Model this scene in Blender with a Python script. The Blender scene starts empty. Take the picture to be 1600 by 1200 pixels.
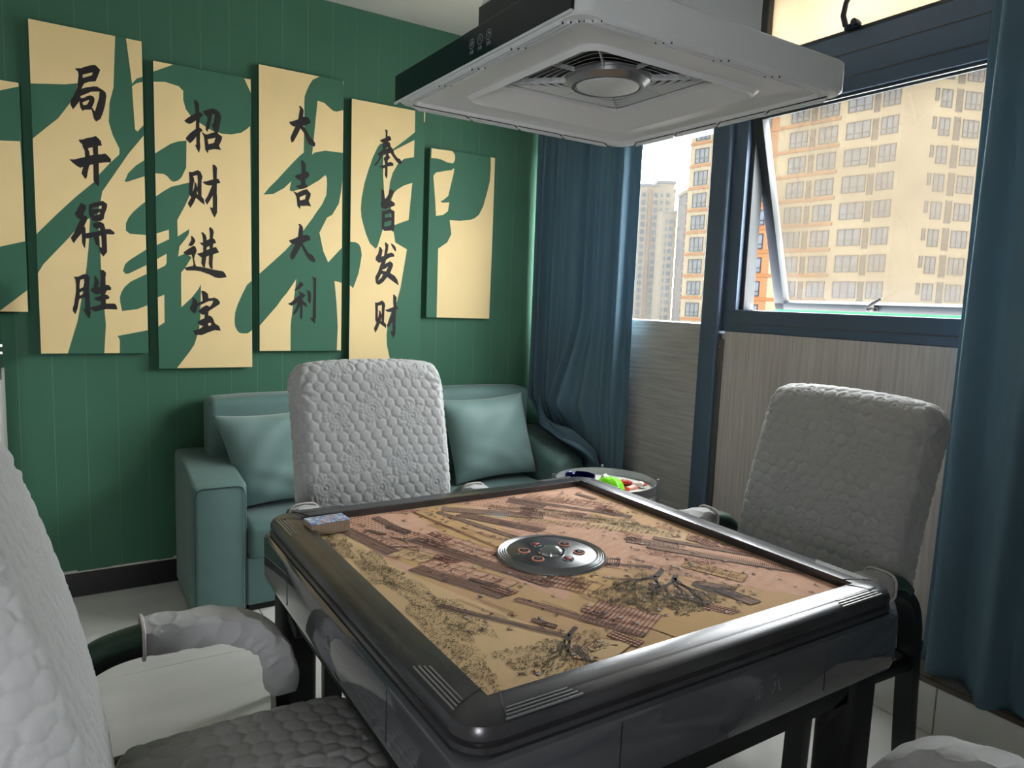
import bpy, bmesh, math, random, json
import numpy as np
from mathutils import Vector, Matrix
random.seed(7); np.random.seed(7)
SC = bpy.context.scene
COL = SC.collection
PI = math.pi

# ------------------------------------------------------------ camera, sky, light, exposure
cam_d = bpy.data.cameras.new('camera'); cam = bpy.data.objects.new('camera', cam_d); COL.objects.link(cam)
YAW, PITCH, ROLL = 1.00029820, -0.116717497, 0.0381822206
fw = Vector((math.cos(YAW)*math.cos(PITCH), math.sin(YAW)*math.cos(PITCH), math.sin(PITCH)))
rt0 = Vector((math.sin(YAW), -math.cos(YAW), 0)); up0 = rt0.cross(fw)
rt = math.cos(ROLL)*rt0 + math.sin(ROLL)*up0; up = -math.sin(ROLL)*rt0 + math.cos(ROLL)*up0
M = Matrix((rt, up, -fw)).transposed().to_4x4(); M.translation = Vector((-2.46656528, -3.3680931, 1.29861008))
cam.matrix_world = M
cam_d.sensor_width = 36; cam_d.lens = 1113.97547*36/1600; cam_d.clip_start = .02; cam_d.clip_end = 1200
SC.camera = cam
SC.view_settings.view_transform = 'Standard'; SC.view_settings.look = 'None'
SC.view_settings.gamma = 1; SC.view_settings.use_curve_mapping = False
SC.view_settings.exposure = 1.0
w = bpy.data.worlds.new('overcast_sky'); SC.world = w; w.use_nodes = True
wn = w.node_tree.nodes; bg = wn['Background']
SKY = 25.0
tc = wn.new('ShaderNodeTexCoord'); nz = wn.new('ShaderNodeTexNoise'); nz.inputs['Scale'].default_value = 2.5; nz.inputs['Detail'].default_value = 4
rp = wn.new('ShaderNodeValToRGB'); rp.color_ramp.elements[0].color = (.95, .965, 1, 1); rp.color_ramp.elements[1].color = (1, .995, .98, 1)
w.node_tree.links.new(tc.outputs['Generated'], nz.inputs['Vector']); w.node_tree.links.new(nz.outputs['Fac'], rp.inputs['Fac'])
w.node_tree.links.new(rp.outputs['Color'], bg.inputs['Color']); bg.inputs['Strength'].default_value = SKY
SC.cycles.max_bounces = 10; SC.cycles.diffuse_bounces = 6; SC.cycles.transparent_max_bounces = 12; SC.cycles.transmission_bounces = 6
SC.cycles.use_denoising = True
SC.cycles.sample_clamp_indirect = 6
def portal(y0, y1, z0, z1):
    l = bpy.data.lights.new('opening_portal', 'AREA'); l.shape = 'RECTANGLE'; l.size = abs(z1-z0); l.size_y = abs(y1-y0)
    l.cycles.is_portal = True
    o = bpy.data.objects.new('opening_portal', l); COL.objects.link(o); o.location = (.34, (y0+y1)/2, (z0+z1)/2)
    o.rotation_euler = (0, PI/2, 0)
SC.cycles.sample_clamp_direct = 0
portal(-1.12, -.10, 1.2, 2.12); portal(-2.80, -1.26, 1.26, 2.60)
YB = -3.85
FILL_OPENING = (-3.22, -2.86, .92, 1.34)          # unseen opening added in the wall behind the camera as fill light
l2 = bpy.data.lights.new('opening_portal', 'AREA'); l2.shape = 'RECTANGLE'; l2.size = FILL_OPENING[1]-FILL_OPENING[0]; l2.size_y = FILL_OPENING[3]-FILL_OPENING[2]; l2.cycles.is_portal = True
o2 = bpy.data.objects.new('opening_portal', l2); COL.objects.link(o2); o2.location = ((FILL_OPENING[0]+FILL_OPENING[1])/2, YB-.1, (FILL_OPENING[2]+FILL_OPENING[3])/2); o2.rotation_euler = (PI/2, 0, 0)

# ------------------------------------------------------------ helpers
def lin(c):
    return tuple(((v/255)/12.92 if v/255 <= .04045 else ((v/255+.055)/1.055)**2.4) for v in c)
def S(r, g, b): return (*lin((r, g, b)), 1)
def mat(name, col, rough=.6, metal=0, spec=.5, noise=0, nscale=20, bump=0, bscale=200, col2=None, stretch=None, coat=0, sheen=0):
    m = bpy.data.materials.new(name); m.use_nodes = True
    n = m.node_tree.nodes; L = m.node_tree.links; b = n['Principled BSDF']
    b.inputs['Base Color'].default_value = col; b.inputs['Roughness'].default_value = rough; b.inputs['Metallic'].default_value = metal
    b.inputs['Specular IOR Level'].default_value = spec
    if coat: b.inputs['Coat Weight'].default_value = coat; b.inputs['Coat Roughness'].default_value = .03
    if sheen: b.inputs['Sheen Weight'].default_value = sheen
    if noise or bump:
        t = n.new('ShaderNodeTexCoord'); mp = n.new('ShaderNodeMapping'); L.new(t.outputs['Object'], mp.inputs['Vector'])
        if stretch: mp.inputs['Scale'].default_value = stretch
    if noise:
        x = n.new('ShaderNodeTexNoise'); x.inputs['Scale'].default_value = nscale; x.inputs['Detail'].default_value = 5
        L.new(mp.outputs['Vector'], x.inputs['Vector'])
        r = n.new('ShaderNodeValToRGB'); c2 = col2 or tuple(v*(1-noise) for v in col[:3])+(1,)
        r.color_ramp.elements[0].position = .35; r.color_ramp.elements[1].position = .65
        r.color_ramp.elements[0].color = c2; r.color_ramp.elements[1].color = col
        L.new(x.outputs['Fac'], r.inputs['Fac']); L.new(r.outputs['Color'], b.inputs['Base Color'])
    if bump:
        x = n.new('ShaderNodeTexNoise'); x.inputs['Scale'].default_value = bscale; x.inputs['Detail'].default_value = 3
        L.new(mp.outputs['Vector'], x.inputs['Vector'])
        bp = n.new('ShaderNodeBump'); bp.inputs['Strength'].default_value = bump; bp.inputs['Distance'].default_value = .002
        L.new(x.outputs['Fac'], bp.inputs['Height']); L.new(bp.outputs['Normal'], b.inputs['Normal'])
    return m
def link(name, me, m=None, parent=None):
    o = bpy.data.objects.new(name, me); COL.objects.link(o)
    if m is not None and not me.materials: me.materials.append(m)
    if parent is not None: o.parent = parent
    return o
def smooth_by_angle(me, deg=35):
    bm = bmesh.new(); bm.from_mesh(me)
    for f in bm.faces: f.smooth = True
    for e in bm.edges:
        e.smooth = not (len(e.link_faces) == 2 and e.calc_face_angle(0) > math.radians(deg))
    bm.to_mesh(me); bm.free()
class MB:
    def __init__(s): s.bm = bmesh.new()
    def box(s, x0, x1, y0, y1, z0, z1, bev=0, seg=2):
        b = bmesh.new(); bmesh.ops.create_cube(b, size=1)
        for v in b.verts:
            v.co = Vector(((x0+x1)/2+v.co.x*(x1-x0), (y0+y1)/2+v.co.y*(y1-y0), (z0+z1)/2+v.co.z*(z1-z0)))
        if bev: bmesh.ops.bevel(b, geom=b.edges[:], offset=bev, segments=seg, affect='EDGES', profile=.5)
        s.add(b); return s
    def add(s, b, M_=None):
        me = bpy.data.meshes.new('t'); 
        if M_ is not None: bmesh.ops.transform(b, matrix=M_, verts=b.verts)
        b.to_mesh(me); b.free(); s.bm.from_mesh(me); bpy.data.meshes.remove(me)
    def obox(s, c, size, rot=(0, 0, 0), bev=0, seg=2):
        from mathutils import Euler
        b = bmesh.new(); bmesh.ops.create_cube(b, size=1)
        for v in b.verts: v.co = Vector((v.co.x*size[0], v.co.y*size[1], v.co.z*size[2]))
        if bev: bmesh.ops.bevel(b, geom=b.edges[:], offset=bev, segments=seg, affect='EDGES', profile=.5)
        s.add(b, Matrix.Translation(c) @ Euler(rot).to_matrix().to_4x4()); return s
    def prism(s, pts, z0, z1, bev=0):
        b = bmesh.new(); vs = [b.verts.new((x, y, z0)) for x, y in pts]; f = b.faces.new(vs)
        r = bmesh.ops.extrude_face_region(b, geom=[f]); 
        for v in r['geom']:
            if isinstance(v, bmesh.types.BMVert): v.co.z = z1
        bmesh.ops.recalc_face_normals(b, faces=b.faces)
        if bev: bmesh.ops.bevel(b, geom=b.edges[:], offset=bev, segments=2, affect='EDGES', profile=.5)
        s.add(b); return s
    def lathe(s, prof, c=(0, 0, 0), n=32, M_=None):
        b = bmesh.new(); rings = []
        for r, z in prof:
            if r < 1e-6: rings.append([b.verts.new((0, 0, z))])
            else: rings.append([b.verts.new((r*math.cos(2*PI*k/n), r*math.sin(2*PI*k/n), z)) for k in range(n)])
        for a, d in zip(rings, rings[1:]):
            for k in range(n):
                k2 = (k+1) % n
                if len(a) == 1 and len(d) == 1: continue
                if len(a) == 1: b.faces.new((a[0], d[k2], d[k]))
                elif len(d) == 1: b.faces.new((a[k], a[k2], d[0]))
                else: b.faces.new((a[k], a[k2], d[k2], d[k]))
        bmesh.ops.recalc_face_normals(b, faces=b.faces)
        s.add(b, Matrix.Translation(c) @ (M_ or Matrix())); return s
    def tube(s, pts, r, n=10, cap=True):
        pts = [Vector(p) for p in pts]; rs = r if isinstance(r, (list, tuple)) else [r]*len(pts)
        b = bmesh.new(); rings = []; ref = None
        for i, p in enumerate(pts):
            t = (pts[min(i+1, len(pts)-1)]-pts[max(i-1, 0)]).normalized()
            if ref is None: ref = Vector((0, 0, 1)) if abs(t.z) < .9 else Vector((1, 0, 0))
            u = t.cross(ref).normalized(); v = u.cross(t).normalized(); ref = v
            rings.append([b.verts.new(p+(u*math.cos(2*PI*k/n)+v*math.sin(2*PI*k/n))*rs[i]) for k in range(n)])
        for a, d in zip(rings, rings[1:]):
            for k in range(n): b.faces.new((a[k], a[(k+1) % n], d[(k+1) % n], d[k]))
        if cap: b.faces.new(rings[0][::-1]); b.faces.new(rings[-1])
        bmesh.ops.recalc_face_normals(b, faces=b.faces)
        s.add(b); return s
    def sweep(s, path, sect, closed=True):
        # path in the Y-Z plane (x fixed by sect), sect: list of (lateral x, normal n)
        b = bmesh.new(); P = [Vector(p) for p in path]; rings = []
        for i, p in enumerate(P):
            t = (P[min(i+1, len(P)-1)]-P[max(i-1, 0)]).normalized(); nrm = Vector((0, -t.z, t.y))
            rings.append([b.verts.new(Vector((p.x+a, p.y, p.z))+nrm*c) for a, c in sect])
        m = len(sect)
        for a, d in zip(rings, rings[1:]):
            for k in range(m): b.faces.new((a[k], a[(k+1) % m], d[(k+1) % m], d[k]))
        b.faces.new(rings[0][::-1]); b.faces.new(rings[-1]); bmesh.ops.recalc_face_normals(b, faces=b.faces)
        s.add(b); return s
    def poly(s, pts):
        s.bm.faces.new([s.bm.verts.new(p) for p in pts]); return s
    def build(s, name, m, parent=None, smooth=35):
        me = bpy.data.meshes.new(name); s.bm.to_mesh(me); s.bm.free()
        if smooth: smooth_by_angle(me, smooth)
        return link(name, me, m, parent)
def thing(name, label, cat, loc=(0, 0, 0), rz=0, group=None):
    o = bpy.data.objects.new(name, None); COL.objects.link(o); o.location = loc; o.rotation_euler = (0, 0, rz)
    o.empty_display_size = .05
    o['label'] = label; o['category'] = cat
    if group: o['group'] = group
    return o
def tag(o, label, cat, group=None):
    o['label'] = label; o['category'] = cat
    if group: o['group'] = group
    return o
def struct(o): o['kind'] = 'structure'; return o
def stuff(o): o['kind'] = 'stuff'; return o
def arr_mesh(name, V, F, smooth=True):
    me = bpy.data.meshes.new(name); me.from_pydata([tuple(v) for v in V], [], F)
    if smooth: me.polygons.foreach_set('use_smooth', [True]*len(me.polygons))
    me.update(); return me
def grid_faces(nu, nv, closed_u=False):
    F = []
    for i in range(nu-1+(1 if closed_u else 0)):
        for j in range(nv-1):
            a = i*nv+j; b = ((i+1) % nu)*nv+j
            F.append((a, b, b+1, a+1))
    return F
def fill2d(comps, xf, name, m, parent):
    """flat print: comps = list of [outer, hole...] with flat int lists; xf maps (x,z)->3D; gives one mesh"""
    bm = bmesh.new()
    for c in comps:
        cu = bpy.data.curves.new('c', 'CURVE'); cu.dimensions = '2D'; cu.fill_mode = 'BOTH'
        for l in c:
            pts = [(l[i]/1e4, l[i+1]/1e4) for i in range(0, len(l), 2)]
            sp = cu.splines.new('POLY'); sp.points.add(len(pts)-1); sp.use_cyclic_u = True
            for q, (x, z) in zip(sp.points, pts): q.co = (x, z, 0, 1)
        o = bpy.data.objects.new('c', cu); COL.objects.link(o)
        dg = bpy.context.evaluated_depsgraph_get(); me = bpy.data.meshes.new_from_object(o.evaluated_get(dg))
        bpy.data.objects.remove(o); bpy.data.curves.remove(cu)
        bm.from_mesh(me); bpy.data.meshes.remove(me)
    for v in bm.verts: v.co = Vector(xf(v.co.x, v.co.y))
    bmesh.ops.recalc_face_normals(bm, faces=bm.faces)
    me = bpy.data.meshes.new(name); bm.to_mesh(me); bm.free()
    return link(name, me, m, parent)
def text_mesh(body, size, name, m, parent, M_, extrude=0):
    cu = bpy.data.curves.new('t', 'FONT'); cu.body = body; cu.size = size; cu.align_x = 'CENTER'; cu.align_y = 'CENTER'; cu.extrude = extrude
    cu.resolution_u = 2
    o = bpy.data.objects.new('t', cu); COL.objects.link(o)
    dg = bpy.context.evaluated_depsgraph_get(); me = bpy.data.meshes.new_from_object(o.evaluated_get(dg))
    bpy.data.objects.remove(o); bpy.data.curves.remove(cu); me.transform(M_); me.materials.clear()
    return link(name, me, m, parent)

# ------------------------------------------------------------ materials
GREEN = S(60, 108, 86)
m_wallgreen = mat('green_wallpaper', GREEN, .8, noise=.08, nscale=3, bump=.15, bscale=400)
def stripes(m):
    n = m.node_tree.nodes; L = m.node_tree.links; b = n['Principled BSDF']; src = b.inputs['Base Color'].links[0].from_socket
    t = n.new('ShaderNodeTexCoord'); sp = n.new('ShaderNodeSeparateXYZ'); L.new(t.outputs['Object'], sp.inputs[0])
    a = n.new('ShaderNodeMath'); a.operation = 'DIVIDE'; a.inputs[1].default_value = .113; L.new(sp.outputs['X'], a.inputs[0])
    f = n.new('ShaderNodeMath'); f.operation = 'PINGPONG'; f.inputs[1].default_value = .5; L.new(a.outputs[0], f.inputs[0])
    c = n.new('ShaderNodeMath'); c.operation = 'LESS_THAN'; c.inputs[1].default_value = .013; L.new(f.outputs[0], c.inputs[0])
    nn = n.new('ShaderNodeTexNoise'); nn.inputs['Scale'].default_value = 2.2; L.new(t.outputs['Object'], nn.inputs['Vector'])
    k = n.new('ShaderNodeMath'); k.operation = 'MULTIPLY'; L.new(c.outputs[0], k.inputs[0]); k2_ = n.new('ShaderNodeMath'); k2_.operation = 'MULTIPLY'; k2_.inputs[1].default_value = .42; L.new(nn.outputs['Fac'], k2_.inputs[0]); L.new(k2_.outputs[0], k.inputs[1])
    mx = n.new('ShaderNodeMix'); mx.data_type = 'RGBA'; L.new(k.outputs[0], mx.inputs['Factor']); L.new(src, mx.inputs['A']); mx.inputs['B'].default_value = S(140, 160, 130)
    L.new(mx.outputs['Result'], b.inputs['Base Color'])
stripes(m_wallgreen)
m_greenprint = mat('green_panel_print', S(56, 106, 84), .75)
m_cream = mat('cream_panel_print', S(243, 216, 160), .75, noise=.04, nscale=6)
m_ink = mat('black_brush_ink', S(28, 24, 26), .7)
m_white = mat('white_paint', S(208, 206, 200), .8, noise=.04, nscale=2)
m_grey_wall = mat('pale_plaster', S(190, 190, 186), .85)
m_base = mat('black_tile', S(14, 14, 15), .35)
m_frame = mat('dark_aluminium', S(80, 98, 120), .45, metal=.2)
m_frame2 = mat('dark_aluminium_inner', S(36, 48, 62), .4, metal=.2)
m_sash = mat('grey_aluminium', S(50, 54, 58), .5, metal=.1)
m_seal = mat('green_seal', S(20, 120, 70), .5)
m_wood_h = mat('grey_wood_horizontal', S(182, 178, 176), .55, noise=.3, nscale=3.2, stretch=(1, 1.2, 26), col2=S(158, 154, 152))
m_wood_v = mat('grey_wood_vertical', S(200, 192, 190), .5, noise=.3, nscale=4, stretch=(1, 24, .8), col2=S(180, 171, 168))
m_teal = mat('teal_panel', S(50, 84, 96), .7)
m_trim = mat('steel_trim', S(96, 92, 92), .35, metal=.6)
m_tile = mat('grey_floor_tile', S(226, 225, 223), .22, noise=.14, nscale=2.3, stretch=(.5, 1.8, 1), spec=.5)
m_grout = mat('grout', S(90, 90, 90), .9)
m_step = mat('step_stone', S(120, 118, 114), .5, noise=.1, nscale=6)
m_stepedge = mat('brown_step_edge', S(84, 74, 66), .5)
m_sofa = mat('sage_leather', S(92, 124, 122), .62, noise=.12, nscale=5, bump=.25, bscale=30, sheen=.2)
m_pillow = mat('sage_pillow', S(116, 146, 144), .55, noise=.1, nscale=4, sheen=.3)
m_seam = mat('dark_seam', S(48, 66, 66), .7)
m_black = mat('black_lacquer_wood', S(24, 26, 30), .3)
m_blackmatte = mat('black_matte', S(16, 17, 20), .6)
m_quilt = mat('grey_quilted_fabric', S(170, 171, 173), .85, bump=.3, bscale=900, sheen=.25)
m_piping = mat('pale_piping', S(196, 188, 188), .8)
m_armpad = mat('dark_green_leather', S(40, 70, 58), .4)
m_rim = mat('table_rim_plastic', S(84, 84, 88), .27, metal=.55, noise=.25, nscale=9, bump=.05, bscale=300)
m_apron = mat('glossy_table_apron', S(70, 72, 77), .07, coat=.6)
m_groove = mat('groove', S(12, 12, 14), .5)
m_ridge = mat('rim_ridge', S(110, 110, 114), .3)
m_chrome = mat('chrome', S(210, 210, 212), .12, metal=1)
m_silver = mat('brushed_silver', S(150, 152, 156), .3, metal=.8)
m_hood = mat('hood_plastic', S(222, 226, 230), .38)
m_hood_in = mat('hood_inner', S(206, 212, 216), .2, spec=.7)
m_glassblack = mat('hood_black_glass', S(20, 30, 38), .12, coat=.4)
m_printw = mat('faint_white_print', S(170, 175, 178), .6)
m_printg = mat('faint_grey_print', S(92, 92, 96), .5)
m_bright_glass = None
def cloth_mat(name, c, tr):
    m = mat(name, c, .85, bump=.2, bscale=700); n = m.node_tree.nodes; L = m.node_tree.links
    b = n['Principled BSDF']; t = n.new('ShaderNodeBsdfTranslucent'); t.inputs['Color'].default_value = c
    x = n.new('ShaderNodeMixShader'); x.inputs[0].default_value = tr
    L.new(b.outputs[0], x.inputs[1]); L.new(t.outputs[0], x.inputs[2]); L.new(x.outputs[0], n['Material Output'].inputs['Surface'])
    return m
m_curtain = cloth_mat('teal_curtain_cloth', S(98, 128, 146), .16)
def glass_mat(name, dirt, speck, tint, sscale=120, lo=.6, hi=1.4):
    m = bpy.data.materials.new(name); m.use_nodes = True; n = m.node_tree.nodes; L = m.node_tree.links; n.remove(n['Principled BSDF'])
    tr = n.new('ShaderNodeBsdfTransparent'); tr.inputs['Color'].default_value = (.95, .97, .96, 1)
    tl = n.new('ShaderNodeBsdfTranslucent'); tl.inputs['Color'].default_value = tint
    t = n.new('ShaderNodeTexCoord'); nz = n.new('ShaderNodeTexNoise'); nz.inputs['Scale'].default_value = 3.5; nz.inputs['Detail'].default_value = 6
    L.new(t.outputs['Object'], nz.inputs['Vector'])
    r = n.new('ShaderNodeMapRange'); r.inputs['From Min'].default_value = .3; r.inputs['From Max'].default_value = .75
    r.inputs['To Min'].default_value = dirt*lo; r.inputs['To Max'].default_value = dirt*hi; L.new(nz.outputs['Fac'], r.inputs['Value'])
    vo = n.new('ShaderNodeTexVoronoi'); vo.inputs['Scale'].default_value = sscale; L.new(t.outputs['Object'], vo.inputs['Vector'])
    lt = n.new('ShaderNodeMath'); lt.operation = 'LESS_THAN'; lt.inputs[1].default_value = .16; L.new(vo.outputs['Distance'], lt.inputs[0])
    n2 = n.new('ShaderNodeTexNoise'); n2.inputs['Scale'].default_value = 5; L.new(t.outputs['Object'], n2.inputs['Vector'])
    g2 = n.new('ShaderNodeMath'); g2.operation = 'GREATER_THAN'; g2.inputs[1].default_value = .52; L.new(n2.outputs['Fac'], g2.inputs[0])
    k = n.new('ShaderNodeMath'); k.operation = 'MULTIPLY'; L.new(lt.outputs[0], k.inputs[0]); L.new(g2.outputs[0], k.inputs[1])
    k2 = n.new('ShaderNodeMath'); k2.operation = 'MULTIPLY_ADD'; k2.inputs[1].default_value = speck; L.new(k.outputs[0], k2.inputs[0]); L.new(r.outputs[0], k2.inputs[2])
    x = n.new('ShaderNodeMixShader'); L.new(k2.outputs[0], x.inputs[0]); L.new(tr.outputs[0], x.inputs[1]); L.new(tl.outputs[0], x.inputs[2])
    gl = n.new('ShaderNodeBsdfGlossy'); gl.inputs['Roughness'].default_value = .02; x2 = n.new('ShaderNodeMixShader'); x2.inputs[0].default_value = .03
    L.new(x.outputs[0], x2.inputs[1]); L.new(gl.outputs[0], x2.inputs[2]); L.new(x2.outputs[0], n['Material Output'].inputs['Surface'])
    return m
m_glass_dirty = glass_mat('dusty_glass', .38, .35, S(50, 45, 38))
m_glass_clean = glass_mat('light_dust_glass', .22, 0, S(48, 46, 42))
m_glass_frost = glass_mat('heavily_dusted_glass', .975, .0, S(132, 124, 110), 60, .99, 1.02)

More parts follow.
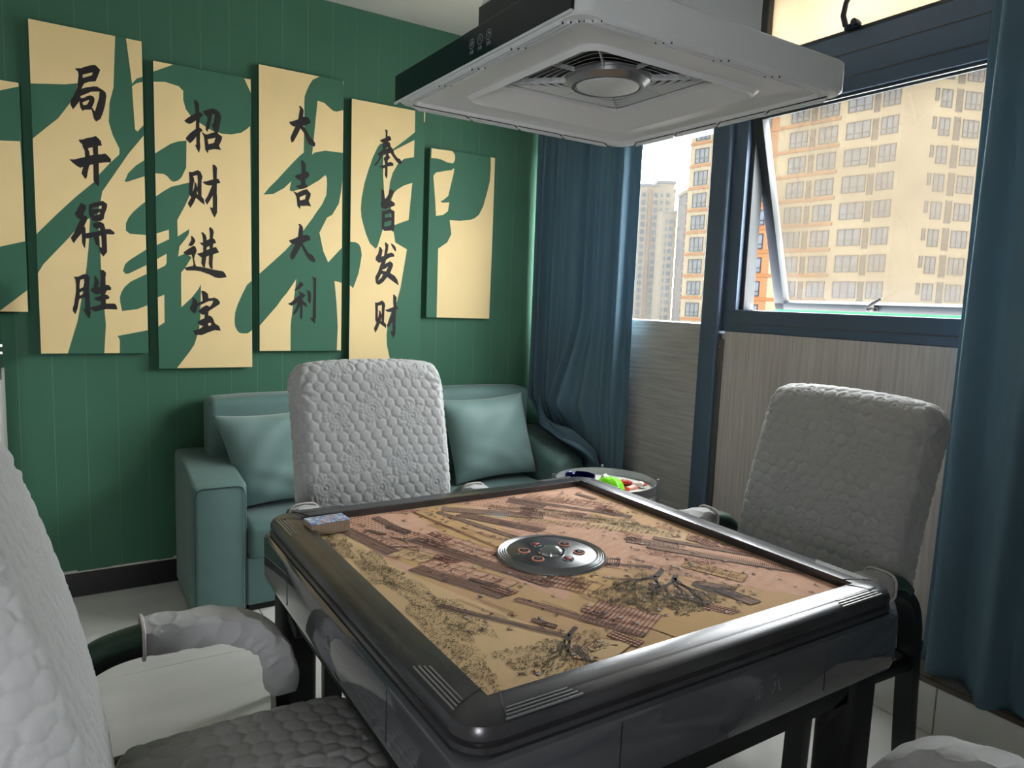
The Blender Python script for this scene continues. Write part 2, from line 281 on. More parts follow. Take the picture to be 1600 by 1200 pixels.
BANNER = '[{"r":[-29314,-25564,11824,20324],"c":[[11,8490,3730,8490,3739,8363,2902,8009,2683,7488,2520,7061,2457,6298,2969,6310,3712,6385,3739,4996,3738,2694,2946,2436,1999,2205,13,1941],[2836,10,3739,839,3739,10]],"g":[]},{"r":[-25216,-21438,10205,22692],"c":[[11,12472,2840,12472,2736,10523,2585,9917,2540,9180,2658,8708,2888,8197,2881,7974,2558,7611,2167,7120,1981,6803,1310,6119,670,5399,11,4614,11,8164,529,8711,849,9042,1070,9384,1269,9700,1405,9960,1527,10455,1104,10334,11,10163],[11,3129,200,3484,1039,4522,1558,5231,1802,5375,1719,4222,1627,3412,1488,2548,1270,1323,896,15,11,15],[2255,6462,2607,7047,3199,8040,3766,8841,3766,7865,3463,7622,3178,7287,3043,6947,3122,6930,3766,7234,3766,6215,3557,6013,3318,5762,3151,5518,3052,5281,3044,4999,3178,4883,3766,4877,3766,4283,3267,3912,3101,3774,2981,3638,2904,3376,2993,3252,3133,3284,3766,3657,3766,3291,3169,2949,2955,2733,2833,2520,2770,2311,2776,2104,2834,1740,3396,1832,3766,2000,3766,965,2642,718,2707,613,2728,508,2713,15,2162,16,2245,1183,2142,2904,2118,4248,2073,5599,2176,6056],[3215,12472,3766,12472,3766,11123,3555,11008,3391,10783],[3388,10685,3551,10835,3766,10925,3766,9242,3544,8959,3456,9045]],"g":[[[[1440,10976,1552,11014,1659,11034,1748,11094,1966,11200,2109,11248,2164,11227,2298,11098,2189,10782,2128,10636,1906,10580,1747,10486,1684,10366,1642,10267,1820,10357,2058,10435,2177,10452,2373,10354,2461,10281,2482,10151,2436,9811,2345,9463,2257,9239,2103,9116,2034,9216,1969,9548,1712,9497,1672,9435,1589,9564,1563,9789,1424,9560,1342,9449,1262,9620,1288,9798,1400,9991,1508,10313,1541,10601,1562,10757,1548,10884],[1703,10804,2036,10956,2023,10862,1953,10806,1699,10684],[1597,9985,1812,10115,1972,10219,2251,10278,2234,10043,2132,9695,2077,9492,1982,9627,2062,9838,2082,9974,2026,10064,1928,10074,1829,10031,1708,9938,1620,9919],[1663,9762,1883,9901,1892,9855,1818,9711,1699,9665]]],[[[1497,8346,1650,8373,1782,8450,1994,8516,2062,8571,2125,8535,2252,8406,2265,8298,2287,8228,2147,8200,2145,7879,2236,7890,2393,7939,2467,7883,2587,7750,2575,7624,2425,7610,2258,7571,2158,7540,2152,7106,2159,6810,2120,6630,2001,6756,1959,6844,1968,7470,1861,7439,1817,7361,1770,7135,1738,6948,1679,6867,1619,6971,1557,7073,1603,7243,1622,7328,1517,7279,1406,7338,1267,7448,1168,7553,1351,7576,1513,7651,1692,7711,1692,7948,1625,8102,1620,8182,1535,8252],[1801,8053,1958,8128,1980,7839,1856,7786,1845,7931]]],[[[1507,5938,1668,5866,1684,5740,1606,5558,1569,5496,1670,5445,1716,5381,1690,5271,1602,5067,1639,4952,1640,4558,1601,4179,1552,4255,1506,4391,1501,4764,1349,4556,1222,4355,1166,4445,1131,4569,1236,4744,1421,5169,1477,5311,1426,5306,1328,5435,1314,5511,1424,5736]],[[1780,5897,1965,5993,2176,6072,2264,6091,2411,5987,2398,5847,2301,5561,2278,5400,2187,5313,2011,5268,1890,5288,1809,5457,1770,5514],[1906,5791,2118,5870,2206,5908,2211,5790,1887,5730],[1933,5528,2154,5647,2143,5567,1948,5480]],[[1877,5168,2142,5280,2271,5201,2326,4991,2495,5010,2643,4891,2632,4821,2560,4801,2356,4800,2360,4089,2221,3900,2137,4025,2084,4301,2179,4248,2174,4637,2159,4725,2097,4710,2084,4311,1997,4346,1949,4461,1904,4656,1745,4585,1641,4577,1630,4774,1805,4817,2015,4882,2112,4910,2145,4973,2116,5020,2001,4970,1916,5053]]],[[[1181,3048,1347,3064,1497,3157,1629,3182,1726,3082,1715,2892,1692,2606,1711,2187,1725,1612,1677,1410,1591,1552,1459,1807,1549,1781,1554,2182,1516,2257,1349,2176,1278,1794,1197,1573,1119,1695,1115,1808,1170,1981,1245,2475,1256,2777,1237,2947],[1408,2935,1525,2988,1536,2847,1496,2655,1371,2584,1377,2764],[1375,2442,1524,2524,1521,2391,1370,2319]],[[1876,3118,1942,3102,2029,2963,2050,2831,2003,2676,2087,2679,2116,3062,2101,3367,2218,3364,2307,3263,2276,3070,2275,2782,2385,2783,2467,2675,2464,2588,2310,2553,2246,2396,2322,2379,2396,2305,2385,2227,2265,2185,2269,2030,2567,2039,2634,1982,2671,1798,2287,1809,2082,1755,1887,1693,1732,1795,1717,1861,1953,1926,2089,1987,2093,2103,1993,2129,1838,2210,1965,2281,2101,2334,2095,2430,1935,2386,1812,2458,1758,2580,1861,2670,1884,2861,1905,2996]]]]},{"r":[-21061,-17246,9540,22052],"c":[[11,12488,750,12483,11,12066],[11,11674,422,11747,729,11702,944,11664,1109,11516,1101,11184,1189,10816,1377,10565,1842,10275,2216,10096,2597,10034,2986,10064,3381,10188,3622,10383,3758,10537,3791,3865,3596,3687,3399,3285,3202,2828,3087,2458,3054,2090,3077,1836,3155,1667,3235,1568,3343,1527,3617,1529,3800,1674,3803,15,693,15,1217,732,1403,1037,1514,1399,1598,1732,1650,2175,1687,3385,1692,3618,1585,3408,1323,3044,910,2622,912,3705,922,4082,1103,4334,1338,4751,1092,4897,815,4745,875,5175,1081,5456,1236,5708,1265,5923,812,5582,804,6255,1090,6834,1300,7330,1313,7857,596,7594,302,7381,11,7141,11,8066,321,8079,462,7994,555,7875,626,7819,723,7816,871,7885,997,8030,1179,8442,1205,9535,887,9464,594,9321,11,8856],[11,5637,477,5833,477,5439,11,5165],[11,4588,376,4837,366,4452,304,4329,11,4165],[11,3010,257,3128,249,1971,11,1791],[3525,12472,3789,12481,3793,11927]],"g":[[[[1520,11251,1616,11217,1712,11110,1712,10927,1705,10803,1821,10730,1860,10654,1738,10543,1714,10355,1710,10150,1808,10102,1826,10023,1735,9948,1726,9576,1741,9351,1686,9106,1609,9230,1525,9425,1584,9423,1583,9762,1481,9603,1341,9450,1188,9582,1181,9652,1351,9871,1570,10067,1579,10416,1439,10293,1321,10224,1186,10275,1130,10337,1289,10493,1566,10700,1561,10902,1517,11119]],[[1853,10827,2084,10946,2265,11017,2424,10960,2543,10854,2580,10695,2514,10353,2446,10052,2404,9962,2305,10031,2258,10190,2190,10345,2282,10401,2330,10780,2220,10773,2197,10635,2108,10209,2014,10010,1947,10123,1970,10271,2034,10487,2037,10641,1920,10715]],[[1786,9996,1942,9916,1982,9901,2264,10036,2426,10028,2616,9909,2582,9759,2476,9514,2574,9339,2473,9357,2270,9350,2058,9270,2034,9132,1928,9272,1905,9602,1880,9804],[2028,9712,2341,9828,2276,9611,2063,9519]]],[[[1279,8283,1416,8289,1617,8396,1734,8347,1809,8148,1769,7955,1761,7326,1848,7230,1884,6991,1746,7072,1540,7251,1446,7021,1312,6799,1219,6978,1352,7242,1277,7380,1293,7901],[1429,8129,1601,8186,1622,7939,1600,7686,1554,7847,1486,7903,1470,8067],[1462,7879,1495,7861,1481,7672,1421,7489,1415,7541],[1577,7537,1605,7477,1629,7365,1574,7432]],[[2212,8699,2303,8699,2392,8595,2373,8140,2454,8118,2522,7977,2379,7929,2371,7537,2386,7306,2374,6709,2267,6485,2179,6649,2083,6905,2205,6905,2205,7414,2090,7191,1974,7000,1888,7171,2013,7394,2184,7834,2023,7816,1903,7845,1795,7937,1985,7990,2230,8092,2218,8469]]],[[[1305,5630,1381,5636,1455,5552,1499,5434,1420,5287,1314,5200,1259,5246,1211,5182,1232,5274,1320,5441,1341,5543]],[[1017,4929,1209,5092,1418,5237,1494,5212,1546,5034,1466,4826,1434,4683,1468,4523,1512,4384,1837,4351,2183,4278,2593,4228,2690,4119,2738,3986,2608,3948,2410,3918,2255,3952,2024,4064,1679,4180,1451,4198,1139,4181,1039,4286,1228,4347,1399,4398,1410,4500,1369,4740,1334,4858,1202,4830,1090,4853]],[[1716,5823,1811,5825,1905,5727,1941,5608,1939,5506,2065,5577,2070,5800,2046,6031,2105,6076,2199,5993,2236,5875,2192,5627,2278,5552,2323,5423,2206,5374,2193,5220,2320,5249,2443,5033,2197,4924,2170,4585,2173,4277,2059,4353,2014,4514,2030,4862,1924,4814,1889,4569,1856,4342,1779,4379,1716,4518,1740,4763,1675,4799,1544,4912,1794,5000,1800,5264,1724,5309,1659,5375,1802,5406,1787,5597,1762,5736],[1952,5223,2049,5267,2062,5160,1930,5090]]],[[[1326,3061,1411,3033,1504,2934,1550,2833,1557,2710,1513,2503,1434,2357,1302,2456,1249,2599,1338,2785,1361,2950]],[[1695,3355,1859,3327,1973,3219,1992,3033,2242,3073,2378,3005,2455,2882,2443,2798,2134,2581,1986,2474,1972,2297,2089,2268,2156,2186,2239,1957,2415,1834,2480,1635,2233,1664,1956,1556,1701,1439,1450,1447,1349,1622,1611,1708,1768,1825,1653,1865,1530,1987,1658,2093,1814,2178,1827,2324,1720,2322,1570,2463,1728,2632,1904,2740,2039,2672,2139,2810,2181,2936,1986,2909,1789,2799,1575,2690,1559,2812,1754,2921,1739,3127],[1965,1953,2044,1986,2101,1913,2041,1850,1963,1859]]]]},{"r":[-16942,-13131,10260,22736],"c":[[13,12461,2679,12461,2366,12260,2217,12012,2097,11742,2005,11478,1988,11199,1995,10646,1975,9025,1768,8827,1403,8415,797,7684,442,7295,201,6965,633,7040,1089,7341,1424,7689,1376,7514,1345,7314,1401,7236,1517,7263,2161,7520,2668,7865,2973,8146,3047,8025,3057,7681,3023,7242,2837,6817,2501,6320,2410,6167,1974,5551,1125,4553,11,3475],[2592,11386,2888,11355,3217,11129,3338,11065,3490,11062,3800,11187,3800,9263,3379,9247,2954,9245,2445,9075,2355,8964],[3781,8041,3729,7466,3631,6927,3318,6380,3072,6228,2716,5508,2903,4674,3141,4171,3800,4901],[1653,3326,1225,2667,1021,2427,759,2042,490,1727,18,1159,11,15,1393,18,1397,1205,1507,2135,1572,2621],[3451,3321,3800,3248,3800,16,3592,32,3634,1153,3553,2358],[3800,12461,3800,12256,3765,12461]],"g":[[[[1742,11020,1824,11024,1926,10935,1966,10843,1941,10584,2065,10595,2189,10565,2271,10440,2280,10363,2102,10256,1936,10180,2099,9998,2241,9762,2365,9661,2489,9519,2498,9400,2445,9343,2216,9420,2094,9621,1974,9880,1821,10053,1705,9799,1517,9436,1425,9374,1367,9552,1419,9717,1587,10095,1505,10083,1385,10142,1306,10246,1529,10341,1713,10429,1758,10710,1792,10911]]],[[[1850,8673,1931,8662,2056,8533,2064,8199,2203,8171,2237,8040,2153,7929,2048,7838,2058,7659,2126,7599,2148,7500,1985,7425,1799,7370,1685,7435,1629,7507,1848,7588,1851,7768,1713,7797,1588,7893,1601,7961,1878,8085,1881,8398]],[[1489,7257,1682,7200,1914,7339,2124,7418,2308,7234,2284,7096,2210,6906,2325,6657,2161,6674,1824,6630,1822,6483,1686,6627,1656,6962,1601,7113],[1795,7022,2079,7169,2037,6956,1804,6876]]],[[[1729,5819,1826,5827,1923,5739,1961,5627,1937,5337,2173,5356,2290,5268,2289,5132,2131,5082,1932,4951,2087,4730,2202,4544,2399,4459,2527,4272,2505,4153,2445,4130,2238,4234,2103,4440,1873,4851,1733,4571,1534,4230,1438,4176,1372,4297,1383,4432,1601,4889,1467,4898,1352,4976,1314,5049,1527,5133,1722,5244,1755,5534,1787,5728]]],[[[1824,3217,1901,3188,1999,3070,1809,2887,1588,2779,1567,2822,1723,3015]],[[1775,2819,1873,2713,1984,2683,2082,2598,1947,2449,1957,2338,2111,2232,2176,2067,2109,2065,1943,2161,1936,1582,1879,1448,1826,1603,1843,2114,1686,1822,1541,1653,1510,1752,1645,2020,1713,2254,1449,2092,1255,2175,1429,2257,1561,2393,1806,2600]],[[2129,2843,2318,2773,2339,2618,2335,2351,2289,2182,2190,2346,2172,2679]],[[2382,3475,2584,3407,2574,2582,2574,1572,2514,1278,2370,1434,2293,1567,2415,1547,2432,2018,2462,2578,2447,3289]]]]},{"r":[-12748,-8972,9592,22041],"c":[[11,12434,3228,12434,3238,11412,2767,11000,2234,10554,1904,10324,1575,10659,1414,10574,1285,10377,1059,9869,867,9308,674,8659,545,7960,511,7479,543,7093,606,6860,670,6656,798,6276,993,5868,1287,5629,1386,5748,1649,6599,2185,6650,2309,6010,2942,5718,2633,3802,2458,3128,2168,2609,2000,2096,1933,1426,1969,915,2109,336,2180,15,11,15,19,3823,179,3680,438,4395,537,4920,589,5288,538,5617,442,5791,284,5869,11,5874],[3224,11045,3215,10219,2705,10082,2371,9791,2106,9329,1975,8859,1911,8304,1746,8042,1679,8367,1611,9262,1610,10070,1937,10268],[3157,8981,2714,8802,2377,8575,2200,8400,2061,8030,2047,7190,2268,6856,2999,7164],[3708,12434,3765,12434,3764,11989,3713,11980]],"g":[[[[1672,11295,1745,11312,1807,11261,1800,11004,1893,11049,1980,10967,2005,10859,1832,10764,1944,10714,1969,10573,2118,10417,2168,10244,2344,10066,2470,10040,2596,9877,2521,9798,2370,9821,2220,9958,2070,10139,1970,10259,1859,10197,1896,10113,1965,10032,1835,9879,1836,9778,1996,9835,2120,9784,2146,9676,1836,9597,1837,9157,1789,9003,1702,9161,1713,9512,1554,9467,1395,9568,1602,9620,1700,9657,1676,9811,1638,9894,1626,9960,1736,10089,1736,10179,1589,10134,1480,9916,1309,9645,1164,9524,1152,9589,1358,9854,1406,10039,1297,10112,1454,10247,1576,10377,1552,10596,1601,10671,1478,10696,1418,10764,1710,10922,1709,11178],[1698,10419,1833,10496,1833,10451,1711,10380]]],[[[1532,8502,1683,8414,1708,8030,1895,8182,1930,8423,2035,8565,2201,8434,2083,8226,1978,7998,2061,8007,2227,7917,2264,7814,2180,7750,1944,7658,1732,7559,1568,7606,1510,7771,1556,7948]],[[1568,7455,1803,7513,2015,7608,2241,7507,2245,6721,2186,6508,2090,6575,1735,6520,1582,6635,1581,7305],[1732,7300,2051,7416,2064,7215,1922,7207,1757,7140],[1722,6931,2076,7065,2084,6859,1994,6784,1710,6724]]],[[[2063,5958,2199,5908,2312,5814,2363,5672,2348,5557,2246,5642,2132,5799]],[[1751,5953,1818,5979,1952,5866,1930,5617,1886,5427,2110,5507,2224,5464,2292,5335,2044,5264,1843,5135,1787,4934,2056,5088,2192,4994,2215,4871,2070,4506,2319,4376,2458,4194,2540,3915,2321,4040,1913,4299,1711,4048,1510,3912,1399,3917,1333,3996,1299,4149,1300,4294,1420,4508,1597,5015,1465,4964,1298,5097,1310,5241,1420,5413,1464,5601,1459,5744,1552,5721,1652,5595,1597,5283,1730,5313,1763,5563,1796,5731],[1643,4646,1776,4685,1956,4811,1844,4576,1665,4595],[1433,4095,1598,4436,1692,4421,1621,4271]]],[[[1302,3029,1456,3036,1670,3145,1790,3049,1838,2905,1802,2692,1792,2087,1901,1977,1913,1775,1564,2014,1457,1743,1339,1551,1262,1762,1397,2055,1327,2165,1326,2632],[1456,2881,1659,2927,1659,2442,1588,2618,1504,2671,1523,2504,1469,2258,1456,2503],[1635,2329,1660,2106,1612,2149]],[[2246,3459,2319,3451,2437,3321,2419,2961,2542,2762,2408,2690,2403,1489,2293,1283,2182,1485,2145,1644,2243,1645,2228,2120,2083,1891,1986,1798,1937,1933,2082,2206,2225,2605,2007,2576,1814,2681,2031,2745,2273,2843,2248,3112]]]]},{"r":[-8660,-4870,11946,20412],"c":[[80,8427,1241,8457,1387,8304,1413,8150,1390,7989,1282,7848,956,7865,670,7949,386,7980,70,7956],[211,7079,282,7213,388,7298,1056,7480,1211,7507,1382,7641,1348,7351,1075,6209,822,5992,643,5887,777,5839,1151,5899,1081,5446,827,5243,414,5140,319,6158],[3508,8457,3779,8457,3779,4021,3750,10,592,13,579,3520,1091,3874,1311,4309,1194,5008,1789,5028,2391,5129,2658,5236,2904,5436,3147,5877,3365,6638,3507,7240,3532,7903]],"g":[]}]'

# ------------------------------------------------------------ room shell
CEIL = 2.62
XL = -4.7
# floor: grout slab + individual tiles
fl = struct(MB().box(XL, 0, YB, 0, -.12, -.004).build('floor', m_grout))
TP = .833
tile_mesh = {}
def tile(x0, x1, y0, y1):
    key = (round(x1-x0, 3), round(y1-y0, 3))
    if key not in tile_mesh:
        mb = MB().box(0, x1-x0, 0, y1-y0, -.006, 0, bev=.0012, seg=1); me = bpy.data.meshes.new('floor_tile'); mb.bm.to_mesh(me); mb.bm.free(); me.materials.append(m_tile); tile_mesh[key] = me
    o = bpy.data.objects.new('floor_tile', tile_mesh[key]); COL.objects.link(o); o.location = (x0, y0, 0); o.parent = fl
xs = [-.967+TP*k for k in range(-5, 3)]; ys = [-.786+TP*k for k in range(-6, 3)]
g = .0014
for a, b in zip(xs, xs[1:]):
    for c, d in zip(ys, ys[1:]):
        x0, x1, y0, y1 = max(a, XL)+g, min(b, -.002)-g, max(c, YB)+g, min(d, -.002)-g
        if x1-x0 > .05 and y1-y0 > .04: tile(x0, x1, y0, y1)
struct(MB().box(XL, .2, YB, .2, CEIL, CEIL+.12).build('ceiling', m_white))
struct(MB().box(XL, .2, 0, .15, -.1, CEIL).build('wall_far', m_wallgreen))
struct(MB().box(XL-.15, XL, YB, .15, -.1, CEIL).build('wall_left', m_grey_wall))
struct(MB().box(XL-.15, .2, YB-.15, YB, -.1, FILL_OPENING[2]).box(XL-.15, .2, YB-.15, YB, FILL_OPENING[3], CEIL).box(XL-.15, FILL_OPENING[0], YB-.15, YB, FILL_OPENING[2], FILL_OPENING[3]).box(FILL_OPENING[1], .2, YB-.15, YB, FILL_OPENING[2], FILL_OPENING[3]).build('wall_near', m_grey_wall, smooth=0))
# skirting on the green wall with chipped plaster on top
bb = struct(MB().box(-3.6, -.0, -.014, -.001, 0, .102, bev=.002, seg=1).build('baseboard_far', m_base))
pl = MB(); x = -3.6
while x < -.25:
    wdt = random.uniform(.03, .09); h = random.choice([.004, .005, .007, .011]); pl.box(x, x+wdt, -.006, 0, .1, .102+h); x += wdt
pl.build('chipped_plaster', m_white, bb, smooth=0)

# ---- window wall (x = 0)
wr = struct(MB().box(.001, .16, YB, -2.86, 0, CEIL).box(.001, .16, -2.86, 0, CEIL-.03, CEIL).box(.001, .16, -2.86, 0, 0, 1.19)
            .box(.001, .16, -.10, 0, 1.19, CEIL-.03).build('wall_right', m_grey_wall, smooth=0))
MB().box(-.012, .0005, -1.109, -.0, .0, 1.226).box(-.0, .16, -1.109, -.1, 1.19, 1.226).build('wood_panel', m_wood_h, wr, smooth=0)['label'] = 'grey wood panel with horizontal grain below the left window'
MB().box(-.012, .0005, -2.86, -1.242, .19, 1.2).build('wood_panel', m_wood_v, wr, smooth=0)['label'] = 'grey wood panel with vertical grain below the open window'
MB().box(-.012, .0, -2.86, YB, .19, CEIL-.01).build('wood_panel', m_wood_v, wr, smooth=0)
t = struct(MB().box(-.02, -.0125, -1.243, -1.214, .19, 1.165, bev=.001, seg=1).build('trim_1', m_trim))
sc = MB()
for z in (1.13, .82, .6): sc.lathe([(0, .003), (.003, .0025), (.004, 0)], (-.0195, -1.229, z), 8, Matrix.Rotation(-PI/2, 4, 'Y'))
sc.build('screw', m_chrome, t)
struct(MB().box(-.03, .12, -1.214, -1.109, .0, CEIL, bev=.012, seg=3).build('trim_2', m_frame))['label'] = 'dark window post running from floor to ceiling'
# raised stone step at the foot of the window wall
st = struct(MB().box(-.195, -.001, YB+.002, -1.10, .0, .172, bev=.003, seg=1).build('trim_3', m_step, smooth=0))
MB().box(-.205, -.19, YB+.002, -1.10, .158, .1755, bev=.003, seg=2).build('step_edge', m_stepedge, st)
a = -1.1
while a > YB+.05:
    b_ = max(a-.62, YB+.02); MB().box(-.2015, -.195, b_+.002, a-.002, .002, .157, bev=.001, seg=1).build('step_tile', m_tile, st); a = b_
rl = MB().box(-.03, -.013, YB+.002, -1.25, .1725, .205, bev=.004); rl.build('step_rail', m_frame2, st)
# ---- window 1 : fixed pane left of the post
w1 = struct(MB().box(.0, .1, -1.11, -.1, 2.09, 2.115).box(.03, .07, -.125, -.1, 1.226, 2.09).build('window_1', m_frame, smooth=0))
MB().box(.048, .053, -1.109, -.125, 1.226, 2.09).build('glass_pane', m_glass_clean, w1, smooth=0)
MB().box(.0, .05, -1.109, -.1, 2.115, CEIL-.001, bev=.002, seg=1).build('upper_panel', m_teal, w1, smooth=0)
# ---- window 2 : open top-hung sash right of the post
w2 = struct(MB().box(-.006, .09, -2.86, -1.214, 1.2, 1.295, bev=.004).box(-.012, .09, -2.86, -1.214, 2.097, 2.307, bev=.004)
            .box(-.004, .09, -1.284, -1.2145, 1.29, 2.6, bev=.003).box(-.004, .09, -2.86, -2.46, 1.29, 2.6, bev=.003).box(-.004, .09, -2.86, -1.2145, 2.575, CEIL-.002, bev=.003)
            .build('window_2', m_frame))
gm = MB()
for z in (1.235, 2.15, 2.235): gm.box(-.0145 if z > 2 else -.0085, -.004, -2.45, -1.29, z, z+.003)
gm.build('frame_groove', m_trim, w2, smooth=0)
MB().box(.02, .085, -1.306, -1.285, 1.296, 2.096, bev=.003).box(.02, .085, -2.459, -2.44, 1.296, 2.096, bev=.003).build('inner_frame', m_sash, w2)
# sash, tilted about its top edge
TH = math.asin(.236/.79)
SR = Matrix.Translation((.016, 0, 2.094)) @ Matrix.Rotation(-TH, 4, 'Y')
def sash_part(mb, name, m, parent):
    bmesh.ops.transform(mb.bm, matrix=SR, verts=mb.bm.verts); return mb.build(name, m, parent)
sh = sash_part(MB().box(-.02, .022, -1.345, -1.296, -.822, -.005, bev=.003).box(-.02, .022, -2.44, -2.395, -.822, -.005, bev=.003)
               .box(-.02, .022, -2.44, -1.296, -.822, -.79, bev=.003).box(-.02, .022, -2.44, -1.296, -.016, -.005, bev=.002), 'sash_frame', m_sash, w2)
sash_part(MB().box(-.018, .026, -2.44, -1.292, -.832, -.822).box(.0, .026, -1.2955, -1.289, -.827, -.01), 'green_seal', m_seal, sh)
sash_part(MB().box(.004, .010, -2.40, -1.34, -.792, -.014), 'glass_pane', m_glass_dirty, sh)
# friction stay
MB().tube([(.055, -1.30, 1.93), (.10, -1.305, 1.80), (.15, -1.31, 1.745)], .006, 8).tube([(.06, -1.30, 2.02), (.12, -1.31, 1.87)], .004, 8).build('window_stay', m_chrome, w2)
def cam_handle(y, z, x, parent, flip=1):
    mb = MB().obox((x-.012, y, z), (.018, .05, .016), bev=.004).lathe([(0, .0), (.013, .0), (.013, .02), (.008, .025), (0, .025)], (x-.02, y, z+.004), 14, Matrix.Rotation(-PI/2, 4, 'Y'))
    mb.tube([(x-.04, y+.005, z+.006), (x-.048, y-.02*flip, z+.022), (x-.05, y-.055*flip, z+.043)], [.0075, .008, .0055], 10)
    return mb.build('window_handle', m_blackmatte, parent)
cam_handle(-1.755, 1.316, .244, sh)
# ---- window 3 : small upper sash
w3 = struct(MB().box(.0, .06, -1.337, -1.2845, 2.308, 2.574, bev=.003).box(.0, .06, -2.459, -2.41, 2.308, 2.574, bev=.003).box(.0, .06, -2.459, -1.2845, 2.308, 2.325, bev=.002).build('window_3', m_sash))
MB().box(.03, .036, -2.41, -1.337, 2.325, 2.574).build('glass_pane', m_glass_frost, w3, smooth=0)
MB().obox((-.012, -1.725, 2.325), (.022, .06, .022), bev=.006).lathe([(0, 0), (.012, 0), (.012, .022), (0, .024)], (-.02, -1.745, 2.33), 14, Matrix.Rotation(-PI/2, 4, 'Y')).tube([(-.035, -1.712, 2.325), (-.045, -1.706, 2.36), (-.05, -1.716, 2.40), (-.05, -1.742, 2.44), (-.048, -1.775, 2.46)], [.010, .010, .009, .009, .006], 10).build('window_handle', m_frame2, w3)

# ------------------------------------------------------------ wall panels with calligraphy
BAN = json.loads(BANNER)
seen_chars = ['', 'four black characters beginning with 局', 'four black characters ending with 宝', 'four black characters beginning and continuing with 大', 'four black characters ending with 财', '']
ban_label = ['cream and green wall panel without black characters, at the left edge above the chair',
             'tall cream and green wall panel lettered 局开得胜',
             'cream and green wall panel lettered 招财进宝, lowest hanging of all',
             'cream and green wall panel lettered 大吉大利',
             'cream and green wall panel lettered 奉旨发财, behind the hood corner',
             'cream and green wall panel without black characters, nearest the curtain']
for i, d in enumerate(BAN):
    x0, x1, z0, z1 = [v/1e4 for v in d['r']]
    r = thing('wall_panel', ban_label[i], 'wall art', ((x0+x1)/2, -.012, z0), 0, 'calligraphy panels on the green wall')
    hw = (x1-x0)/2
    MB().box(-hw, hw, -.023, 0, 0, z1-z0, bev=.0008, seg=1).build('board', m_greenprint, r, smooth=0)
    MB().box(-hw*.7, hw*.7, 0, .0115, .1, .14).box(-hw*.7, hw*.7, 0, .0115, z1-z0-.14, z1-z0-.1).build('wall_batten', m_blackmatte, r, smooth=0)
    fill2d([[l] for l in d['c']], lambda x, z: (x-hw, -.0236, z), 'cream_print', m_cream, r)
    for k, comps in enumerate(d['g']):
        fill2d(comps, lambda x, z: (x-hw, -.0242, z), 'lettering', m_ink, r)

# ------------------------------------------------------------ outside: apartment blocks
m_bcream = mat('orange_render', S(49, 44, 35), .85, spec=0, noise=.08, nscale=.3)
m_bledge = mat('orange_band', S(44, 27, 15), .85, spec=0)
m_bfr = mat('window_frame_dark', S(12, 14, 17), .6, spec=0)
m_bpane = mat('far_window_pane', S(36, 39, 42), .8, spec=0, noise=.4, nscale=.45, col2=S(19, 22, 27))
m_bslot = mat('ac_slot_grille', S(24, 24, 24), .8, spec=0)
m_bsill = mat('pale_sill', S(42, 40, 35), .8, spec=0)
m_balc = mat('balcony_white', S(40, 40, 40), .8, spec=0); m_unhazed = mat('unhazed_wall_orange', S(45, 30, 19), .85, spec=0)
m_ground = mat('street_ground', S(164, 161, 155), .9)
cB = Vector((76.27, 42.31, 0)); dA = Vector((73.83-76.27, 66.75-42.31, 0)).normalized(); dBv = Vector((86.77-76.27, 38.1-42.31, 0)).normalized()
far4 = cB + dA*28.6 + dBv*16
bld = thing('apartment_block', 'large cream and orange apartment block filling the open window', 'building', (cB.x, cB.y, -30))
TOPZ = 30.6
MB().prism([(0, 0), (dBv.x*16, dBv.y*16), ((dA*28.6+dBv*16).x, (dA*28.6+dBv*16).y), (dA.x*28.6, dA.y*28.6)], 0, TOPZ+30).build('wall', m_bcream, bld, smooth=0)
angA = math.atan2(dA.y, dA.x); angB = math.atan2(-dBv.y, -dBv.x)
wm = {}
def bwin(face, u0, u1, ztop, h, slot=False):
    W_ = round(u1-u0, 2); key = (W_, h, slot)
    if key not in wm:
        fr = MB(); t_ = .09
        if slot:
            n_ = int(h/.28)
            for k in range(n_): fr.box(0, W_, -.0, .06, -h+k*h/n_, -h+k*h/n_+.12)
            fr.box(0, .05, 0, .1, -h, 0).box(W_-.05, W_, 0, .1, -h, 0)
        else:
            fr.box(0, W_, 0, .1, -h, -h+t_).box(0, W_, 0, .1, -t_, 0).box(0, t_, 0, .1, -h, 0).box(W_-t_, W_, 0, .1, -h, 0)
            nm = 3 if W_ > 1.8 else 2 if W_ > 1 else 1
            for k in range(1, nm): fr.box(W_*k/nm-.05, W_*k/nm+.05, 0, .09, -h, 0)
            fr.box(0, W_, 0, .08, -h+h*.3, -h+h*.3+.07)
        me = bpy.data.meshes.new('window'); fr.bm.to_mesh(me); fr.bm.free(); me.materials.append(m_bslot if slot else m_bfr)
        pn = MB().box(.02, W_-.02, -.05, .02, -h+.02, -.02); mp_ = bpy.data.meshes.new('pane'); pn.bm.to_mesh(mp_); pn.bm.free(); mp_.materials.append(m_bpane if not slot else m_blackmatte2)
        wm[key] = (me, mp_)
    me, mp_ = wm[key]
    o = bpy.data.objects.new('grille_slot' if slot else 'window', me); COL.objects.link(o); o.parent = bld
    if face == 'A': p = dA*u0; o.rotation_euler.z = angA
    else: p = dBv*u1; o.rotation_euler.z = angB
    o.location = (p.x, p.y, ztop+30)
    q = bpy.data.objects.new('pane', mp_); COL.objects.link(q); q.parent = o
m_blackmatte2 = mat('slot_back', S(17, 16, 16), .9, spec=0)
